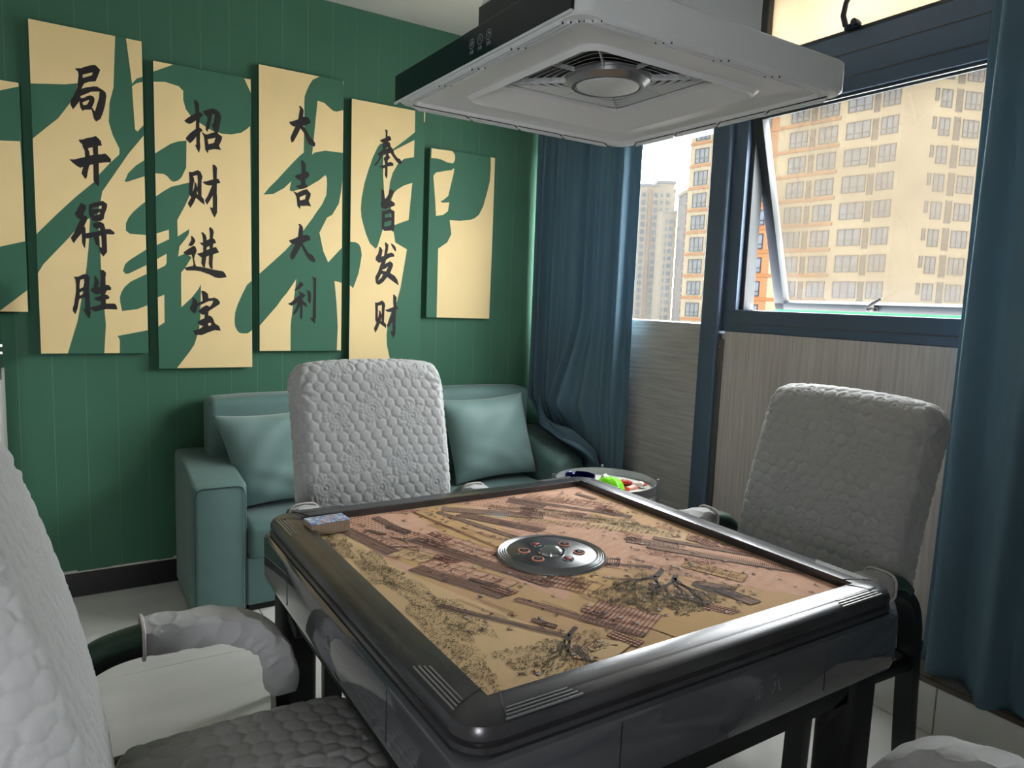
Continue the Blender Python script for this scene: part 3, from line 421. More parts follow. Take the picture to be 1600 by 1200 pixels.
for k in range(-1, 12):
    zt = 26.2-3.03*k
    for u0, u1 in ((25.42, 27.72), (16.07, 18.71), (11.04, 13.37), (7.28, 9.62), (3.47, 6.26), (.4, 2.3)):
        if zt < 30: bwin('A', u0, u1, zt, 1.95)
    for u0, u1 in ((24.15, 24.95), (10.04, 10.7), (2.59, 3.25)): bwin('A', u0, u1, zt, 2.35, True)
    for u0, u1 in ((4.54, 5.92), (7.57, 9.64), (10.05, 11.73)): bwin('B', u0, u1, zt, 1.95)
    bwin('B', 3.75, 4.2, zt, 1.3); bwin('B', 6.42, 7.24, zt+.2, 2.5, True)
    # floor ledge on face A
    mb = MB(); 
    mb.bm.free(); mb.bm = bmesh.new(); mb.box(7, 28.6, 0, .14, -.55, -.2); o = mb.build('ledge', m_bledge, bld, smooth=0)
    o.rotation_euler.z = angA; o.location = (0, 0, zt+30-1.95)
MB().prism([(-.3, -.3), (dBv.x*16, dBv.y*16-.4), ((dA*28.6+dBv*16).x, (dA*28.6+dBv*16).y), (dA.x*28.6-.4, dA.y*28.6)], TOPZ+30, TOPZ+30.5).build('roof_parapet', m_bsill, bld, smooth=0)
o = MB().box(15.0, 20.2, 0, .015, 0, TOPZ+30).build('unhazed_strip', m_unhazed, bld, smooth=0); o.rotation_euler.z = angA  # added orange strip: wall tone in the open gap, free of glass haze
# far towers, about 300 m off
m_tw1 = mat('pale_orange_render', S(45, 40, 34), .9, spec=0); m_tw2 = mat('pale_grey_render', S(34, 34, 36), .9, spec=0); m_stripe = mat('brick_orange_pier', S(38, 26, 19), .9, spec=0)
m_twin = mat('tower_windows', S(22, 25, 29), .5, spec=0); m_tw3 = mat('grey_tower_render', S(31, 32, 35), .9, spec=0)
RA = math.atan2(-.540, .841); O3 = (211.43, 217.08)
def tx(px): return (px-1030)*.2693
def tower(name, label, off=0):
    t = thing(name, label, 'building', (O3[0]+.54*off, O3[1]+.841*off, -60), RA); return t
t1 = tower('residential_tower', 'orange striped high-rise tower far off, beside the curtain edge')
MB().box(tx(965), tx(1016), 0, 16, 0, 110).box(tx(1016), tx(1041), .8, 14, 0, 111.5).build('wall', m_tw1, t1, smooth=0)
MB().box(tx(963), tx(1017), -.6, 16, 110, 110.9).box(tx(1015), tx(1043), .2, 14, 111.5, 112.6).build('roof', m_tw3, t1, smooth=0)
for p in (1001, 1006.5): MB().box(tx(p-.9), tx(p+1.1), -.7, 0, 0, 109).build('pier', m_stripe, t1, smooth=0)
mb = MB()
for k in range(36):
    z = 107.5-3*k
    for p0, p1 in ((978, 984), (991, 997.5), (1010, 1015.5)): mb.box(tx(p0), tx(p1), -.25, .1, z-1.9, z)
    for p0, p1 in ((1021, 1024), (1029, 1034)): mb.box(tx(p0), tx(p1), .5, .9, z-1.4, z)
stuff(mb.build('window_row', m_twin, t1, smooth=0))
t3 = tower('residential_tower', 'lower pale high-rise block between the orange striped and the balconied tower', -12)
MB().box(tx(1015), tx(1037), 0, 10, 0, 98.2).build('wall', m_tw1, t3, smooth=0); MB().box(tx(1014.5), tx(1037.5), -.4, 10, 98.2, 99).build('roof', m_bsill, t3, smooth=0)
mb = MB()
for k in range(34):
    z = 95.5-2.9*k
    for p0, p1 in ((1021, 1023), (1026, 1032)): mb.box(tx(p0), tx(p1), -.2, .1, z-1.6, z)
stuff(mb.build('window_row', m_twin, t3, smooth=0))
t2 = tower('balcony_tower', 'pale high-rise tower with stacked white balconies, next to the cream block', -26)
MB().box(tx(1038), tx(1076), 1.2, 14, 0, 104).build('wall', m_tw2, t2, smooth=0); MB().box(tx(1036.5), tx(1077), .0, 14, 104, 105.3).build('roof', m_bsill, t2, smooth=0)
mb = MB(); mw = MB()
for k in range(37):
    z = 101.5-2.8*k
    mb.box(tx(1038.5), tx(1067), -.4, 1.4, z-1.9, z-1.0)
    mw.box(tx(1040), tx(1066), 1.0, 1.25, z-.9, z+.6)
    mw.box(tx(1070), tx(1072), 1.0, 1.25, z-1.3, z)
stuff(mb.build('balcony', m_balc, t2, smooth=0)); stuff(mw.build('window_row', m_twin, t2, smooth=0))
t4 = tower('residential_tower', 'grey topped high-rise tower just peeking behind the balconied tower', 25)
MB().box(tx(1040), tx(1062), 0, 10, 0, 112).build('wall', m_tw1, t4, smooth=0); MB().box(tx(1039), tx(1063), -.5, 10, 112, 113.2).build('roof', m_tw3, t4, smooth=0)
mb = MB()
for k in range(12):
    for p in (1043, 1049, 1055): mb.box(tx(p), tx(p+3), -.2, .1, 108-3*k-1.8, 108-3*k)
stuff(mb.build('window_row', m_twin, t4, smooth=0))
struct(MB().box(4, 700, -400, 700, -60.5, -60).build('ground', m_ground, smooth=0))

# ------------------------------------------------------------ mahjong table
TX0, TX1, TY0, TY1 = -1.992, -1.160, -2.598, -1.728       # inner edge of the rim
OX0, OX1, OY0, OY1 = -2.066, -1.100, -2.676, -1.680       # outer edge
cx_, cy_ = (TX0+TX1)/2, (TY0+TY1)/2
tb = thing('mahjong_table', 'black mahjong table with an orange printed landscape top under the hood', 'table', (cx_, cy_, 0))
def L_(x, y, z): return (x-cx_, y-cy_, z)
ix, iy = (TX1-TX0)/2, (TY1-TY0)/2; ox, oy = (OX1-OX0)/2, (OY1-OY0)/2
def rrect(hx, hy, r, n=6):
    P_ = []
    for sx, sy, a0 in ((1, 1, 0), (-1, 1, PI/2), (-1, -1, PI), (1, -1, 1.5*PI)):
        for k in range(n+1):
            a = a0+PI/2*k/n; P_.append((sx*(hx-r)+r*math.cos(a), sy*(hy-r)+r*math.sin(a)))
    return P_
def ringmesh(levels, name, m, cap_in=False):
    V = []; F = []; n_ = len(levels[0])
    for l in levels: V += l
    for i in range(len(levels)-1):
        for k in range(n_): F.append((i*n_+k, i*n_+(k+1) % n_, (i+1)*n_+(k+1) % n_, (i+1)*n_+k))
    me = arr_mesh(name, V, F, False); bm = bmesh.new(); bm.from_mesh(me); bmesh.ops.recalc_face_normals(bm, faces=bm.faces); bm.to_mesh(me); bm.free(); smooth_by_angle(me, 28)
    return link(name, me, m, tb)
def lv(hx, hy, r, z): return [(a, b, z) for a, b in rrect(hx, hy, r)]
rim = ringmesh([lv(ix+.001, iy+.001, .0012, .735), lv(ix, iy, .001, .762), lv(ix, iy, .001, .7695), lv(ix+.002, iy+.002, .002, .7712), lv(ix+.032, iy+.034, .02, .7722), lv(ix+.036, iy+.038, .022, .7705), lv(ox-.022, oy-.022, .036, .7698), lv(ox-.010, oy-.010, .044, .7684), lv(ox-.004, oy-.004, .048, .7645), lv(ox-.0005, oy-.0005, .05, .757), lv(ox, oy, .05, .748), lv(ox-.003, oy-.003, .05, .744), lv(ox-.004, oy-.004, .05, .741), lv(ox+.0005, oy+.0005, .05, .739), lv(ox+.001, oy+.001, .05, .731), lv(ox-.008, oy-.008, .045, .727), lv(ox-.05, oy-.05, .02, .727), lv(ix+.001, iy+.001, .0012, .735)], 'rim', m_rim)
# vent ridges and seams near every corner of the rim
for sx in (-1, 1):
    for sy in (-1, 1):
        gr = MB(); sm = MB()
        zt = .7698
        for k in range(4):      # ridges on the long sides
            yy = sy*(iy+.042+k*.0065-.004); x0 = sx*(ix-.105-k*.004); x1 = sx*(ix-.005+k*.004)
            gr.box(min(x0, x1), max(x0, x1), yy-.0012, yy+.0012, zt-.002, zt+.0016-k*.0004)
            xx = sx*(ix+.040+k*.0065-.004); y0 = sy*(iy-.105-k*.004); y1 = sy*(iy-.005+k*.004)
            gr.box(xx-.0012, xx+.0012, min(y0, y1), max(y0, y1), zt-.002, zt+.0016-k*.0004)
        stuff(gr.build('corner_ridge', m_ridge, tb, smooth=0))
        sm.tube([(sx*(ix-.0), sy*(iy-.018), .7718), (sx*(ix+.03), sy*(iy-.004), .7722), (sx*(ix+.055), sy*(iy+.004), .7688), (sx*(ox-.002), sy*(iy+.012), .757)], .0009, 6)
        sm.tube([(sx*(ix-.018), sy*(iy-.0), .7718), (sx*(ix-.004), sy*(iy+.03), .7722), (sx*(ix+.004), sy*(iy+.055), .7688), (sx*(ix+.012), sy*(oy-.002), .757)], .0009, 6)
        sm.build('corner_seam', m_groove, tb)
gv = MB()
for s_ in (-1, 1):
    gv.box(-ix+.16, ix-.16, s_*(iy+.036)-.0007, s_*(iy+.036)+.0007, .7695, .7709); gv.box(s_*(ix+.034)-.0007, s_*(ix+.034)+.0007, -iy+.16, iy-.16, .7695, .7709)
gv.build('rim_groove', m_groove, tb, smooth=0)
AO = .010
ringmesh([lv(ox-.012, oy-.012, .04, .7275), lv(ox+.002, oy+.002, .04, .7268), lv(ox+AO-.002, oy+AO-.002, .04, .7225), lv(ox+AO, oy+AO, .04, .718), lv(ox+AO, oy+AO, .04, .632), lv(ox+AO-.004, oy+AO-.004, .04, .616), lv(ox-.008, oy-.008, .04, .604), lv(ox-.04, oy-.04, .03, .604)], 'apron', m_apron)
se = MB()
for sx in (-1, 1):
    for s_ in (-1, 1):
        se.box(sx*(ox-.245)-.0007, sx*(ox-.245)+.0007, s_*(oy+AO)-.0006, s_*(oy+AO)+.0006, .632, .7175)
        se.box(s_*(ox+AO)-.0006, s_*(ox+AO)+.0006, sx*(oy-.225)-.0007, sx*(oy-.225)+.0007, .632, .7175)
stuff(se.build('apron_seam', m_groove, tb, smooth=0))
ringmesh([lv(ox-.03, oy-.03, .03, .607), lv(ox-.03, oy-.03, .03, .545), lv(ox-.07, oy-.07, .03, .54), lv(ox-.07, oy-.07, .03, .607)], 'lower_frame', m_blackmatte)
MB().box(-ox+.06, ox-.06, -oy+.06, oy-.06, .575, .72).build('machine_body', m_blackmatte, tb, smooth=0)
mtr = MB().lathe([(0, .57), (.17, .57), (.19, .53), (.16, .485), (.08, .47), (0, .47)], (.06, .02, 0), 28); mtr.build('motor_housing', m_blackmatte, tb)
for sx in (-1, 1):
    for sy in (-1, 1):
        MB().obox((sx*(ox-.055), sy*(oy-.06), .30), (.084, .084, .60), bev=.018, seg=4).obox((sx*(ox-.115), sy*(oy-.06), .548), (.10, .06, .03), (0, -sx*.35, 0), bev=.006).obox((sx*(ox-.055), sy*(oy-.12), .548), (.06, .10, .03), (sy*.35, 0, 0), bev=.006).build('leg', m_blackmatte, tb)
        MB().lathe([(0, 0), (.02, 0), (.02, .008), (0, .01)], (sx*(ox-.055), sy*(oy-.06), 0), 12).build('foot', m_groove, tb)
# faint lettering on two aprons
Rn = Matrix.Translation((.0+.08, -oy-AO-.0004, .676)) @ Matrix.Rotation(PI/2, 4, 'X')
text_mesh('雀· ·八', .026, 'lettering', m_printg, tb, Rn)
text_mesh('|||||||||', .009, 'lettering', m_printg, tb, Matrix.Translation((.09, -oy-AO-.0004, .700)) @ Matrix.Rotation(PI/2, 4, 'X'))
text_mesh('八··雀', .024, 'lettering', m_printg, tb, Matrix.Translation((-ox-AO-.0004, .015, .672)) @ Matrix.Rotation(-PI/2, 4, 'Z') @ Matrix.Rotation(PI/2, 4, 'X'))
# ---- printed top
ZT = .7540
m_felt = mat('ochre_felt', S(200, 160, 122), .92, noise=.2, nscale=7, col2=S(192, 158, 110), bump=.3, bscale=1400)
MB().box(-ix, ix, -iy, iy, .735, ZT).build('printed_top', m_felt, tb, smooth=0)
m_pk = mat('salmon_print', S(206, 164, 140), .92, noise=.1, nscale=30, col2=S(202, 156, 130))
m_oc = mat('ochre_print', S(194, 156, 106), .92); m_gy = mat('mauve_grey_print', S(172, 142, 122), .92, noise=.25, nscale=120)
m_li = mat('dark_print_line', S(74, 64, 62), .9); m_lr = mat('brown_print_line', S(120, 70, 56), .9); m_lo = mat('olive_print_line', S(84, 80, 52), .9); m_ltan = mat('tan_print', S(206, 174, 132), .92)
m_gl = mat('pale_grey_print', S(176, 168, 160), .9)
LM = {}; FILLN = [0]
def lay(key, m, z):
    if key not in LM: LM[key] = ([], [], m, z)
    return LM[key]
order = {'tan': .00012, 'pk': .00024, 'oc': .00036, 'gy': .00048, 'gl': .0006, 'lo': .00074, 'lr': .00086, 'li': .00098}
mm_ = {'tan': m_ltan, 'pk': m_pk, 'oc': m_oc, 'gy': m_gy, 'gl': m_gl, 'lo': m_lo, 'lr': m_lr, 'li': m_li}
WX, WY_ = TX1-TX0, TY1-TY0
def q2(a, b): return (a-ix, iy-b)      # a from the left edge, b from the far edge
def poly_(key, pts):
    V, F, m, z = lay(key, mm_[key], order[key]); pts = [(min(max(a, .002), WX-.002), min(max(b, .002), WY_-.002)) for a, b in pts]
    i = len(V)
    if key in ('lo', 'lr', 'li'): z += .0006
    else: FILLN[0] += 1; z = .0001+.000009*FILLN[0]
    for a, b in pts: x, y = q2(a, b); V.append((x, y, ZT+z))
    F.append(tuple(range(i, i+len(pts))))
def ln(key, a0, b0, a1, b1, w=.0011):
    if not (0 <= min(a0, a1) and max(a0, a1) <= WX and 0 <= min(b0, b1) and max(b0, b1) <= WY_): return
    w *= 1.35; dx, dy = a1-a0, b1-b0; l = math.hypot(dx, dy) or 1e-6; nx, ny = -dy/l*w/2, dx/l*w/2
    poly_(key, [(a0+nx, b0+ny), (a1+nx, b1+ny), (a1-nx, b1-ny), (a0-nx, b0-ny)])
R_ = random.Random(11)
def para(o, u, v, s, t): return (o[0]+u[0]*s+v[0]*t, o[1]+u[1]*s+v[1]*t)
def roof(o, u, v, hatch=.003, key='gy', lines='li'):
    """hatched roof: parallelogram o, o+u, o+u+v, o+v"""
    poly_(key, [o, para(o, u, v, 1, 0), para(o, u, v, 1, 1), para(o, u, v, 0, 1)])
    L0 = math.hypot(*u); n_ = int(L0/(hatch*1.25))
    for k in range(n_):
        s = k/n_; a = para(o, u, v, s, .04); b = para(o, u, v, s, .96); ln('lr' if lines == 'li' and key == 'gy' else lines, *a, *b, .0009)
    for t_ in (0, 1): ln('li', *para(o, u, v, 0, t_), *para(o, u, v, 1, t_), .0019)
    ln('li', *para(o, u, v, 0, .5), *para(o, u, v, 1, .5), .0008)
    for s in (0, 1): ln('li', *para(o, u, v, s, 0), *para(o, u, v, s, 1), .0014)
def room(o, u, v, cols=5, rows=2, key='pk', busy=True):
    poly_(key, [o, para(o, u, v, 1, 0), para(o, u, v, 1, 1), para(o, u, v, 0, 1)])
    for k in range(cols+1): ln('lr', *para(o, u, v, k/cols, 0), *para(o, u, v, k/cols, 1), .0011)
    for k in range(rows+1): ln('lr', *para(o, u, v, 0, k/rows), *para(o, u, v, 1, k/rows), .0011)
    if busy:
        for _ in range(int(cols*rows*5)):
            s, t_ = R_.random()*.9, R_.random()*.85
            p = para(o, u, v, s, t_); a = R_.random()*6.3; r = R_.uniform(.003, .011); ln(R_.choice(['lr', 'lr', 'li']), *p, p[0]+r*math.cos(a), p[1]+r*math.sin(a), .0011)
def dash_rows(o, u, v, rows, n_, key='lr'):
    for k in range(rows):
        for j in range(n_):
            ln(key, *para(o, u, v, (j+.1)/n_, (k+.5)/rows), *para(o, u, v, (j+.62)/n_, (k+.5)/rows), .0022)
def lattice(o, u, v, n_=16):
    poly_('pk', [o, para(o, u, v, 1, 0), para(o, u, v, 1, 1), para(o, u, v, 0, 1)])
    for k in range(n_+1): ln('lr', *para(o, u, v, k/n_, 0), *para(o, u, v, k/n_, 1), .0013)
    for k in (0, .3, .36, .66, .72, 1): ln('lr', *para(o, u, v, 0, k), *para(o, u, v, 1, k), .0016)
def stipple(c, rx, ry, n_, key='lo', rot=0, sz=.0022):
    for _ in range(n_):
        a = R_.random()*2*PI; r = math.sqrt(R_.random())*(1+.22*math.sin(3*a+c[0]*90)+.14*math.sin(7*a+c[1]*70)); x = rx*r*math.cos(a); y = ry*r*math.sin(a)
        x, y = x*math.cos(rot)-y*math.sin(rot), x*math.sin(rot)+y*math.cos(rot)
        b = R_.random()*PI; ln(key, c[0]+x, c[1]+y, c[0]+x+sz*math.cos(b), c[1]+y+sz*math.sin(b), .0012)
def branch(a, b, ang, l, wd, depth):
    if depth == 0 or wd < .0004: return
    a1, b1 = a+l*math.cos(ang), b+l*math.sin(ang); ln('li' if depth > 3 else 'lo', a, b, a1, b1, wd)
    for _ in range(2 if depth > 1 else 3): branch(a1, b1, ang+R_.uniform(-.55, .55), l*R_.uniform(.72, .92), wd*.62, depth-1)
def figure(a, b, s=1):
    for _ in range(5):
        t_ = R_.random()*6.3; ln(R_.choice(['li', 'lr']), a+R_.uniform(-.003, .003)*s, b+R_.uniform(-.004, .004)*s, a+.006*s*math.cos(t_), b+.006*s*math.sin(t_), .0011)
    if R_.random() < .4: poly_('gl', [(a, b), (a+.006*s, b+.001), (a+.005*s, b+.006*s), (a-.001, b+.005*s)])
# broad colour areas
poly_('pk', [(.0, .0), (.27, .0), (.30, .22), (.20, .50), (.02, .30)])
poly_('pk', [(.42, .0), (.83, .0), (.83, .10), (.62, .30), (.45, .12)])
poly_('pk', [(.44, .16), (.60, .30), (.83, .62), (.83, .86), (.74, .86), (.50, .55), (.40, .30)])
poly_('tan', [(.0, .02), (.06, .04), (.10, .40), (.22, .80), (.12, .86), (.0, .86)])
poly_('oc', [(.27, .02), (.36, .02), (.34, .30), (.44, .50), (.48, .86), (.38, .86), (.32, .5), (.27, .3)])
poly_('oc', [(.10, .26), (.16, .30), (.18, .38), (.12, .37)])
poly_('pk', [(.20, .22), (.27, .22), (.36, .60), (.30, .64)])
poly_('tan', [(.62, .30), (.72, .30), (.80, .48), (.76, .54)])
# left grove
stipple((.03, .16), .028, .10, 900); stipple((.055, .36), .035, .12, 1300); stipple((.07, .58), .05, .14, 1500); stipple((.17, .80), .09, .055, 1300); stipple((.03, .76), .03, .09, 500)
branch(.25, .74, 2.6, .03, .006, 7)
# left street of roofs
roof((.045, .03), (.055, .25), (.03, -.01)); room((.078, .02), (.055, .25), (.022, -.008), 14, 1); dash_rows((.10, .02), (.06, .2), (.06, -.02), 6, 16)
roof((.165, .03), (.02, .15), (.018, -.005), .004)
roof((.175, .22), (.13, .36), (.028, -.01), .0028); room((.205, .21), (.12, .34), (.055, -.02), 12, 3)
roof((.105, .38), (.09, .20), (.03, -.008), .003); room((.135, .36), (.09, .19), (.045, -.015), 6, 2, busy=True)
room((.10, .28), (.05, .08), (.05, -.02), 3, 2, 'tan'); lattice((.30, .56), (.05, .07), (.05, -.03), 10)
roof((.08, .56), (.13, .20), (.010, -.004), .004); lattice((.27, .72), (.06, .10), (.085, -.045), 15); roof((.215, .60), (.11, .22), (.014, -.006), .004, 'pk', 'lr')
room((.33, .60), (.04, .10), (.06, -.03), 2, 1, 'oc', False)
branch(.12, .24, .3, .02, .004, 6); branch(.15, .18, 1.0, .02, .004, 6)
# road with little figures
for _ in range(60):
    t_ = R_.random(); figure(.30+.14*t_+R_.uniform(-.03, .03), .04+.74*t_*R_.uniform(.9, 1.1))
for k in range(5): ln('lr', .275+k*.001, .03, .37+k*.003, .60, .0008)
# long hall behind the disc
roof((.325, .06), (.075, .26), (.012, -.012), .005); roof((.345, .05), (.20, .17), (.02, -.03), .0035); roof((.36, .10), (.11, .20), (.035, -.01), .003)
poly_('gl', [(.43, .12), (.47, .10), (.50, .155), (.455, .165)])
for k in range(9): ln('li', .432+k*.0055, .121+k*.004, .470+k*.0035, .102+k*.006, .0007)
dash_rows((.40, .02), (.22, .16), (.10, -.06), 7, 26); dash_rows((.46, .20), (.30, .28), (.03, -.02), 3, 34, 'li')
room((.20, .0), (.05, .03), (.07, -.0), 3, 2)
# top right halls
roof((.56, .03), (.20, .28), (.012, -.01), .003); roof((.54, .05), (.06, .09), (.02, -.012), .003); room((.60, .04), (.18, .20), (.05, -.03), 14, 3)
stipple((.60, .19), .12, .035, 1500, rot=.9); stipple((.70, .33), .10, .03, 1200, rot=.95); stipple((.50, .10), .05, .02, 300, rot=.9)
for _ in range(40): figure(.70+R_.random()*.12, .18+R_.random()*.4)
# river: fine wave lines, bridge, boats
for k in range(26):
    for j in range(26):
        a0 = .40+k*.0125+j*.010; b0 = .27+j*.0205-k*.004
        if b0 > .02 and a0 < .82: ln('lr', a0, b0, a0+.0075, b0+.013, .0006)
roof((.635, .50), (.19, .27), (.03, -.02), .0035); roof((.62, .45), (.075, .09), (.022, -.026), .008, 'gy', 'lr'); roof((.69, .46), (.13, .20), (.02, -.012), .003)
stipple((.66, .58), .10, .02, 600, 'lr', rot=.95); room((.76, .50), (.06, .13), (.04, -.03), 6, 3)
for k in range(4): ln('li', .41+k*.003, .48-k*.002, .56+k*.003, .60-k*.002, .001)
for k in range(60): ln('li', .41+k*.0025, .478+k*.002, .422+k*.0025, .470+k*.002, .0008)
poly_('pk', [(.42, .50), (.50, .57), (.51, .56), (.43, .49)]); roof((.40, .42), (.10, .14), (.03, -.03), .004)
room((.44, .50), (.05, .055), (.035, -.025), 1, 1, 'pk', False)
# near tree and boat
branch(.565, .62, 2.7, .034, .009, 8); branch(.575, .65, 2.5, .034, .008, 8); branch(.56, .66, 1.9, .03, .006, 7)
stipple((.44, .68), .085, .065, 2600, rot=-.5); stipple((.50, .76), .06, .035, 900)
for k in range(7): ln('li', .565+k*.004, .70+k*.003, .585+k*.005, .78+k*.002, .0018)
roof((.57, .70), (.05, .06), (.02, -.008), .004); roof((.585, .74), (.01, .08), (.03, .0), .005); room((.62, .62), (.05, .12), (.04, -.02), 4, 2, 'oc')
for _ in range(50): figure(.45+R_.random()*.25, .56+R_.random()*.26)
for k in range(16):
    for j in range(10): ln('lo', .50+k*.010, .58+j*.006+k*.002, .504+k*.010, .585+j*.006+k*.002, .0008)
poly_('oc', [(.36, .80), (.52, .79), (.56, .86), (.38, .86)])
room((.18, .84-.02), (.04, .04), (.08, -.03), 1, 1, 'tan', False)
for k in range(3): ln('li', .205+k*.004, .79, .19+k*.005, .845, .0018)
# more small houses, railings and people scattered through the town
for k in range(34):
    t_ = R_.random(); lane = R_.choice([(.10, .17), (.17, .26), (.36, .42), (.44, .62), (.60, .78)]); a = R_.uniform(*lane)+.10*t_; b = .03+.78*t_
    if a > .78 or (.30+.14*t_-.04 < a < .30+.14*t_+.05): continue
    u_ = (R_.uniform(.012, .03), R_.uniform(.03, .07)); v_ = (R_.uniform(.014, .03), -R_.uniform(.004, .012)); kk = R_.random()
    if kk < .35: room((a, b), u_, v_, R_.randint(3, 7), 2)
    elif kk < .6: lattice((a, b), u_, v_, 8)
    elif kk < .8: roof((a, b), u_, (v_[0]*.6, v_[1]*.6), .004)
    else: dash_rows((a, b), u_, v_, 4, 9)
for k in range(260):
    a, b = R_.uniform(.06, .80), R_.uniform(.02, .84); figure(a, b, R_.uniform(.7, 1.3))
for k in range(40):
    a, b = R_.uniform(.05, .72), R_.uniform(.02, .66); l_ = R_.uniform(.05, .16); ln(R_.choice(['lr', 'lr', 'li']), a, b, a+l_*.36, b+l_, .0008); ln('lr', a+.004, b, a+.004+l_*.36, b+l_, .0007)
for key, (V, F, m, z) in LM.items():
    o = link({'tan': 'tan_print', 'pk': 'salmon_print', 'oc': 'ochre_print', 'gy': 'roof_print', 'gl': 'pale_print', 'lo': 'foliage_print', 'lr': 'brown_line_print', 'li': 'dark_line_print'}[key], arr_mesh('print', V, F, False), m, tb); stuff(o)
# ---- control disc
DC = (-1.577-cx_, -2.166-cy_)
Md = Matrix.Identity(4)
MB().lathe([(.098, .7545), (.098, .762), (.101, .764), (.103, .7615), (.106, .7632), (.108, .7608), (.111, .7622), (.113, .7595), (.116, .7605), (.1185, .757), (.1195, .7545)], (*DC, 0), 72).build('disc_ring', m_silver, tb)
m_disc = mat('disc_face_black', S(36, 40, 46), .3, noise=.5, nscale=30, col2=S(66, 68, 76))
MB().lathe([(0, .7612), (.096, .7612), (.0985, .7600), (.0985, .7545)], (*DC, 0), 72).build('disc_face', m_disc, tb)
m_lens = bpy.data.materials.new('lens_dome'); m_lens.use_nodes = True; b_ = m_lens.node_tree.nodes['Principled BSDF']; b_.inputs['Transmission Weight'].default_value = .5; b_.inputs['Base Color'].default_value = S(150, 160, 158); b_.inputs['Roughness'].default_value = .08
MB().lathe([(0, .775), (.010, .7742), (.018, .7715), (.0235, .7672), (.025, .7612)], (*DC, 0), 36).build('lens_dome', m_lens, tb)
MB().lathe([(.0245, .7612), (.0255, .7655), (.029, .7658), (.0305, .7612)], (*DC, 0), 36).build('lens_ring', m_chrome, tb)
m_rose = mat('rose_ring', S(214, 138, 116), .4); m_red = mat('red_button', S(150, 34, 44), .4)
m_btn = mat('button_face', S(70, 66, 62), .2, metal=.5)
vu = Vector((.78, .62)); vv = Vector((-.62, .78))
for a_, r_ in ((20, .060), (75, .058), (200, .060), (255, .058)):
    p = (DC[0]+r_*math.cos(math.radians(a_-50)), DC[1]+r_*math.sin(math.radians(a_-50)))
    bt = MB().lathe([(0, .7645), (.009, .764), (.0105, .7612)], (*p, 0), 20).build('round_button', m_btn, tb)
    MB().lathe([(.0105, .7612), (.011, .764), (.013, .764), (.0135, .7612)], (*p, 0), 24).build('button_ring', m_rose, bt)
    MB().obox((p[0], p[1], .7648), (.010, .002, .001), (0, 0, .6)).obox((p[0], p[1], .7648), (.002, .010, .001), (0, 0, .6)).build('button_mark', m_silver, bt, smooth=0)
for a_ in (137, 317):
    p = (DC[0]+.052*math.cos(math.radians(a_-40)), DC[1]+.052*math.sin(math.radians(a_-40)))
    sq = MB().obox((p[0], p[1], .763), (.013, .013, .0035), (0, 0, .1), bev=.001).build('square_button', m_red, tb)
    MB().lathe([(.0105, .7612), (.0108, .7635), (.0122, .7635), (.0125, .7612)], (*p, 0), 24).build('button_ring', m_silver, sq)
text_mesh('雀八\n五公', .010, 'lettering', m_printw, tb, Matrix.Translation((DC[0]-.062, DC[1]+.022, .7614)) @ Matrix.Rotation(-.9, 4, 'Z'))
text_mesh('口 三\n川', .012, 'lettering', m_printw, tb, Matrix.Translation((DC[0]+.055, DC[1]-.03, .7614)) @ Matrix.Rotation(-.9, 4, 'Z'))
# deck of cards on the far left corner of the top
dk = thing('card_deck', 'small deck of cards with a blue and orange floral back on the table corner', 'cards', (-1.956, -1.808, .7567), .06)
m_cardside = mat('card_edge', S(150, 132, 112), .8)
m_cardblue = mat('blue_white_card_back', S(206, 216, 232), .5, noise=.5, nscale=130, col2=S(52, 96, 160)); 
m_cardor = mat('orange_flower_print', S(226, 130, 84), .5)
sd = MB()
for k in range(14): sd.box(-.0455+k*.0065, -.0455+k*.0065+.0061, -.026, .026, 0, .0262, bev=.0004, seg=1)
sd.build('card_block', m_cardside, dk, smooth=0)
MB().box(-.0455, .0455, -.0262, .0262, .0262, .0285, bev=.0006, seg=1).build('top_card', m_cardblue, dk, smooth=0)
fp = MB()
for k in range(11):
    a, b = R_.uniform(-.038, .038), R_.uniform(-.02, .02); fp.lathe([(0, .02872), (.0035*R_.uniform(.6, 1.3), .02872)], (a, b, 0), 7)
fp.build('flower_print', m_cardor, dk, smooth=0)

# ------------------------------------------------------------ quilted covers
def hexh(u, v, a):
    """height 0..1 of a quilted hexagon field (vertical sides), spacing a"""
    ry = a*math.sqrt(3)/2
    best = np.full(u.shape, 1e9); du = np.zeros(u.shape); dv = np.zeros(u.shape)
    r0 = np.floor(v/ry)
    for dr in (0, 1):
        r = r0+dr; off = np.where(np.mod(r, 2) == 0, 0, a/2)
        c = np.round((u-off)/a)*a+off; x = u-c; y = v-r*ry; d = x*x+y*y
        k = d < best; best = np.where(k, d, best); du = np.where(k, x, du); dv = np.where(k, y, dv)
    s3 = math.sqrt(3)/2
    e = a/2-np.maximum(np.maximum(np.abs(du), np.abs(du*.5+dv*s3)), np.abs(du*.5-dv*s3))
    return 1-np.exp(-np.maximum(e, 0)/(a*.10))
def flowers(u, v, h, centres, R=.052):
    for cc_ in centres:
        a, b = cc_[:2]; R = cc_[2] if len(cc_) > 2 else .052; np_ = cc_[3] if len(cc_) > 3 else 2.5
        x, y = u-a, v-b; r = np.hypot(x, y); t = np.arctan2(y, x)
        pr = R*(.62+.38*np.abs(np.cos(np_*t)))
        k = r < pr
        hh = .55+.10*np.cos(r*2*PI/.0125)+.16*np.cos(t*20)*np.clip(r/.02-.5, 0, 1)+.3*np.exp(-((r-pr)/.006)**2)*0+(.25+.3*(np_ > 3))*np.abs(np.cos(np_*t))-.5*np.exp(-((pr-r)/.004)**2)
        hh = np.where(r < .010, .5+.5*np.cos(r/.010*PI), hh)
        h = np.where(k, hh, h)
    return h
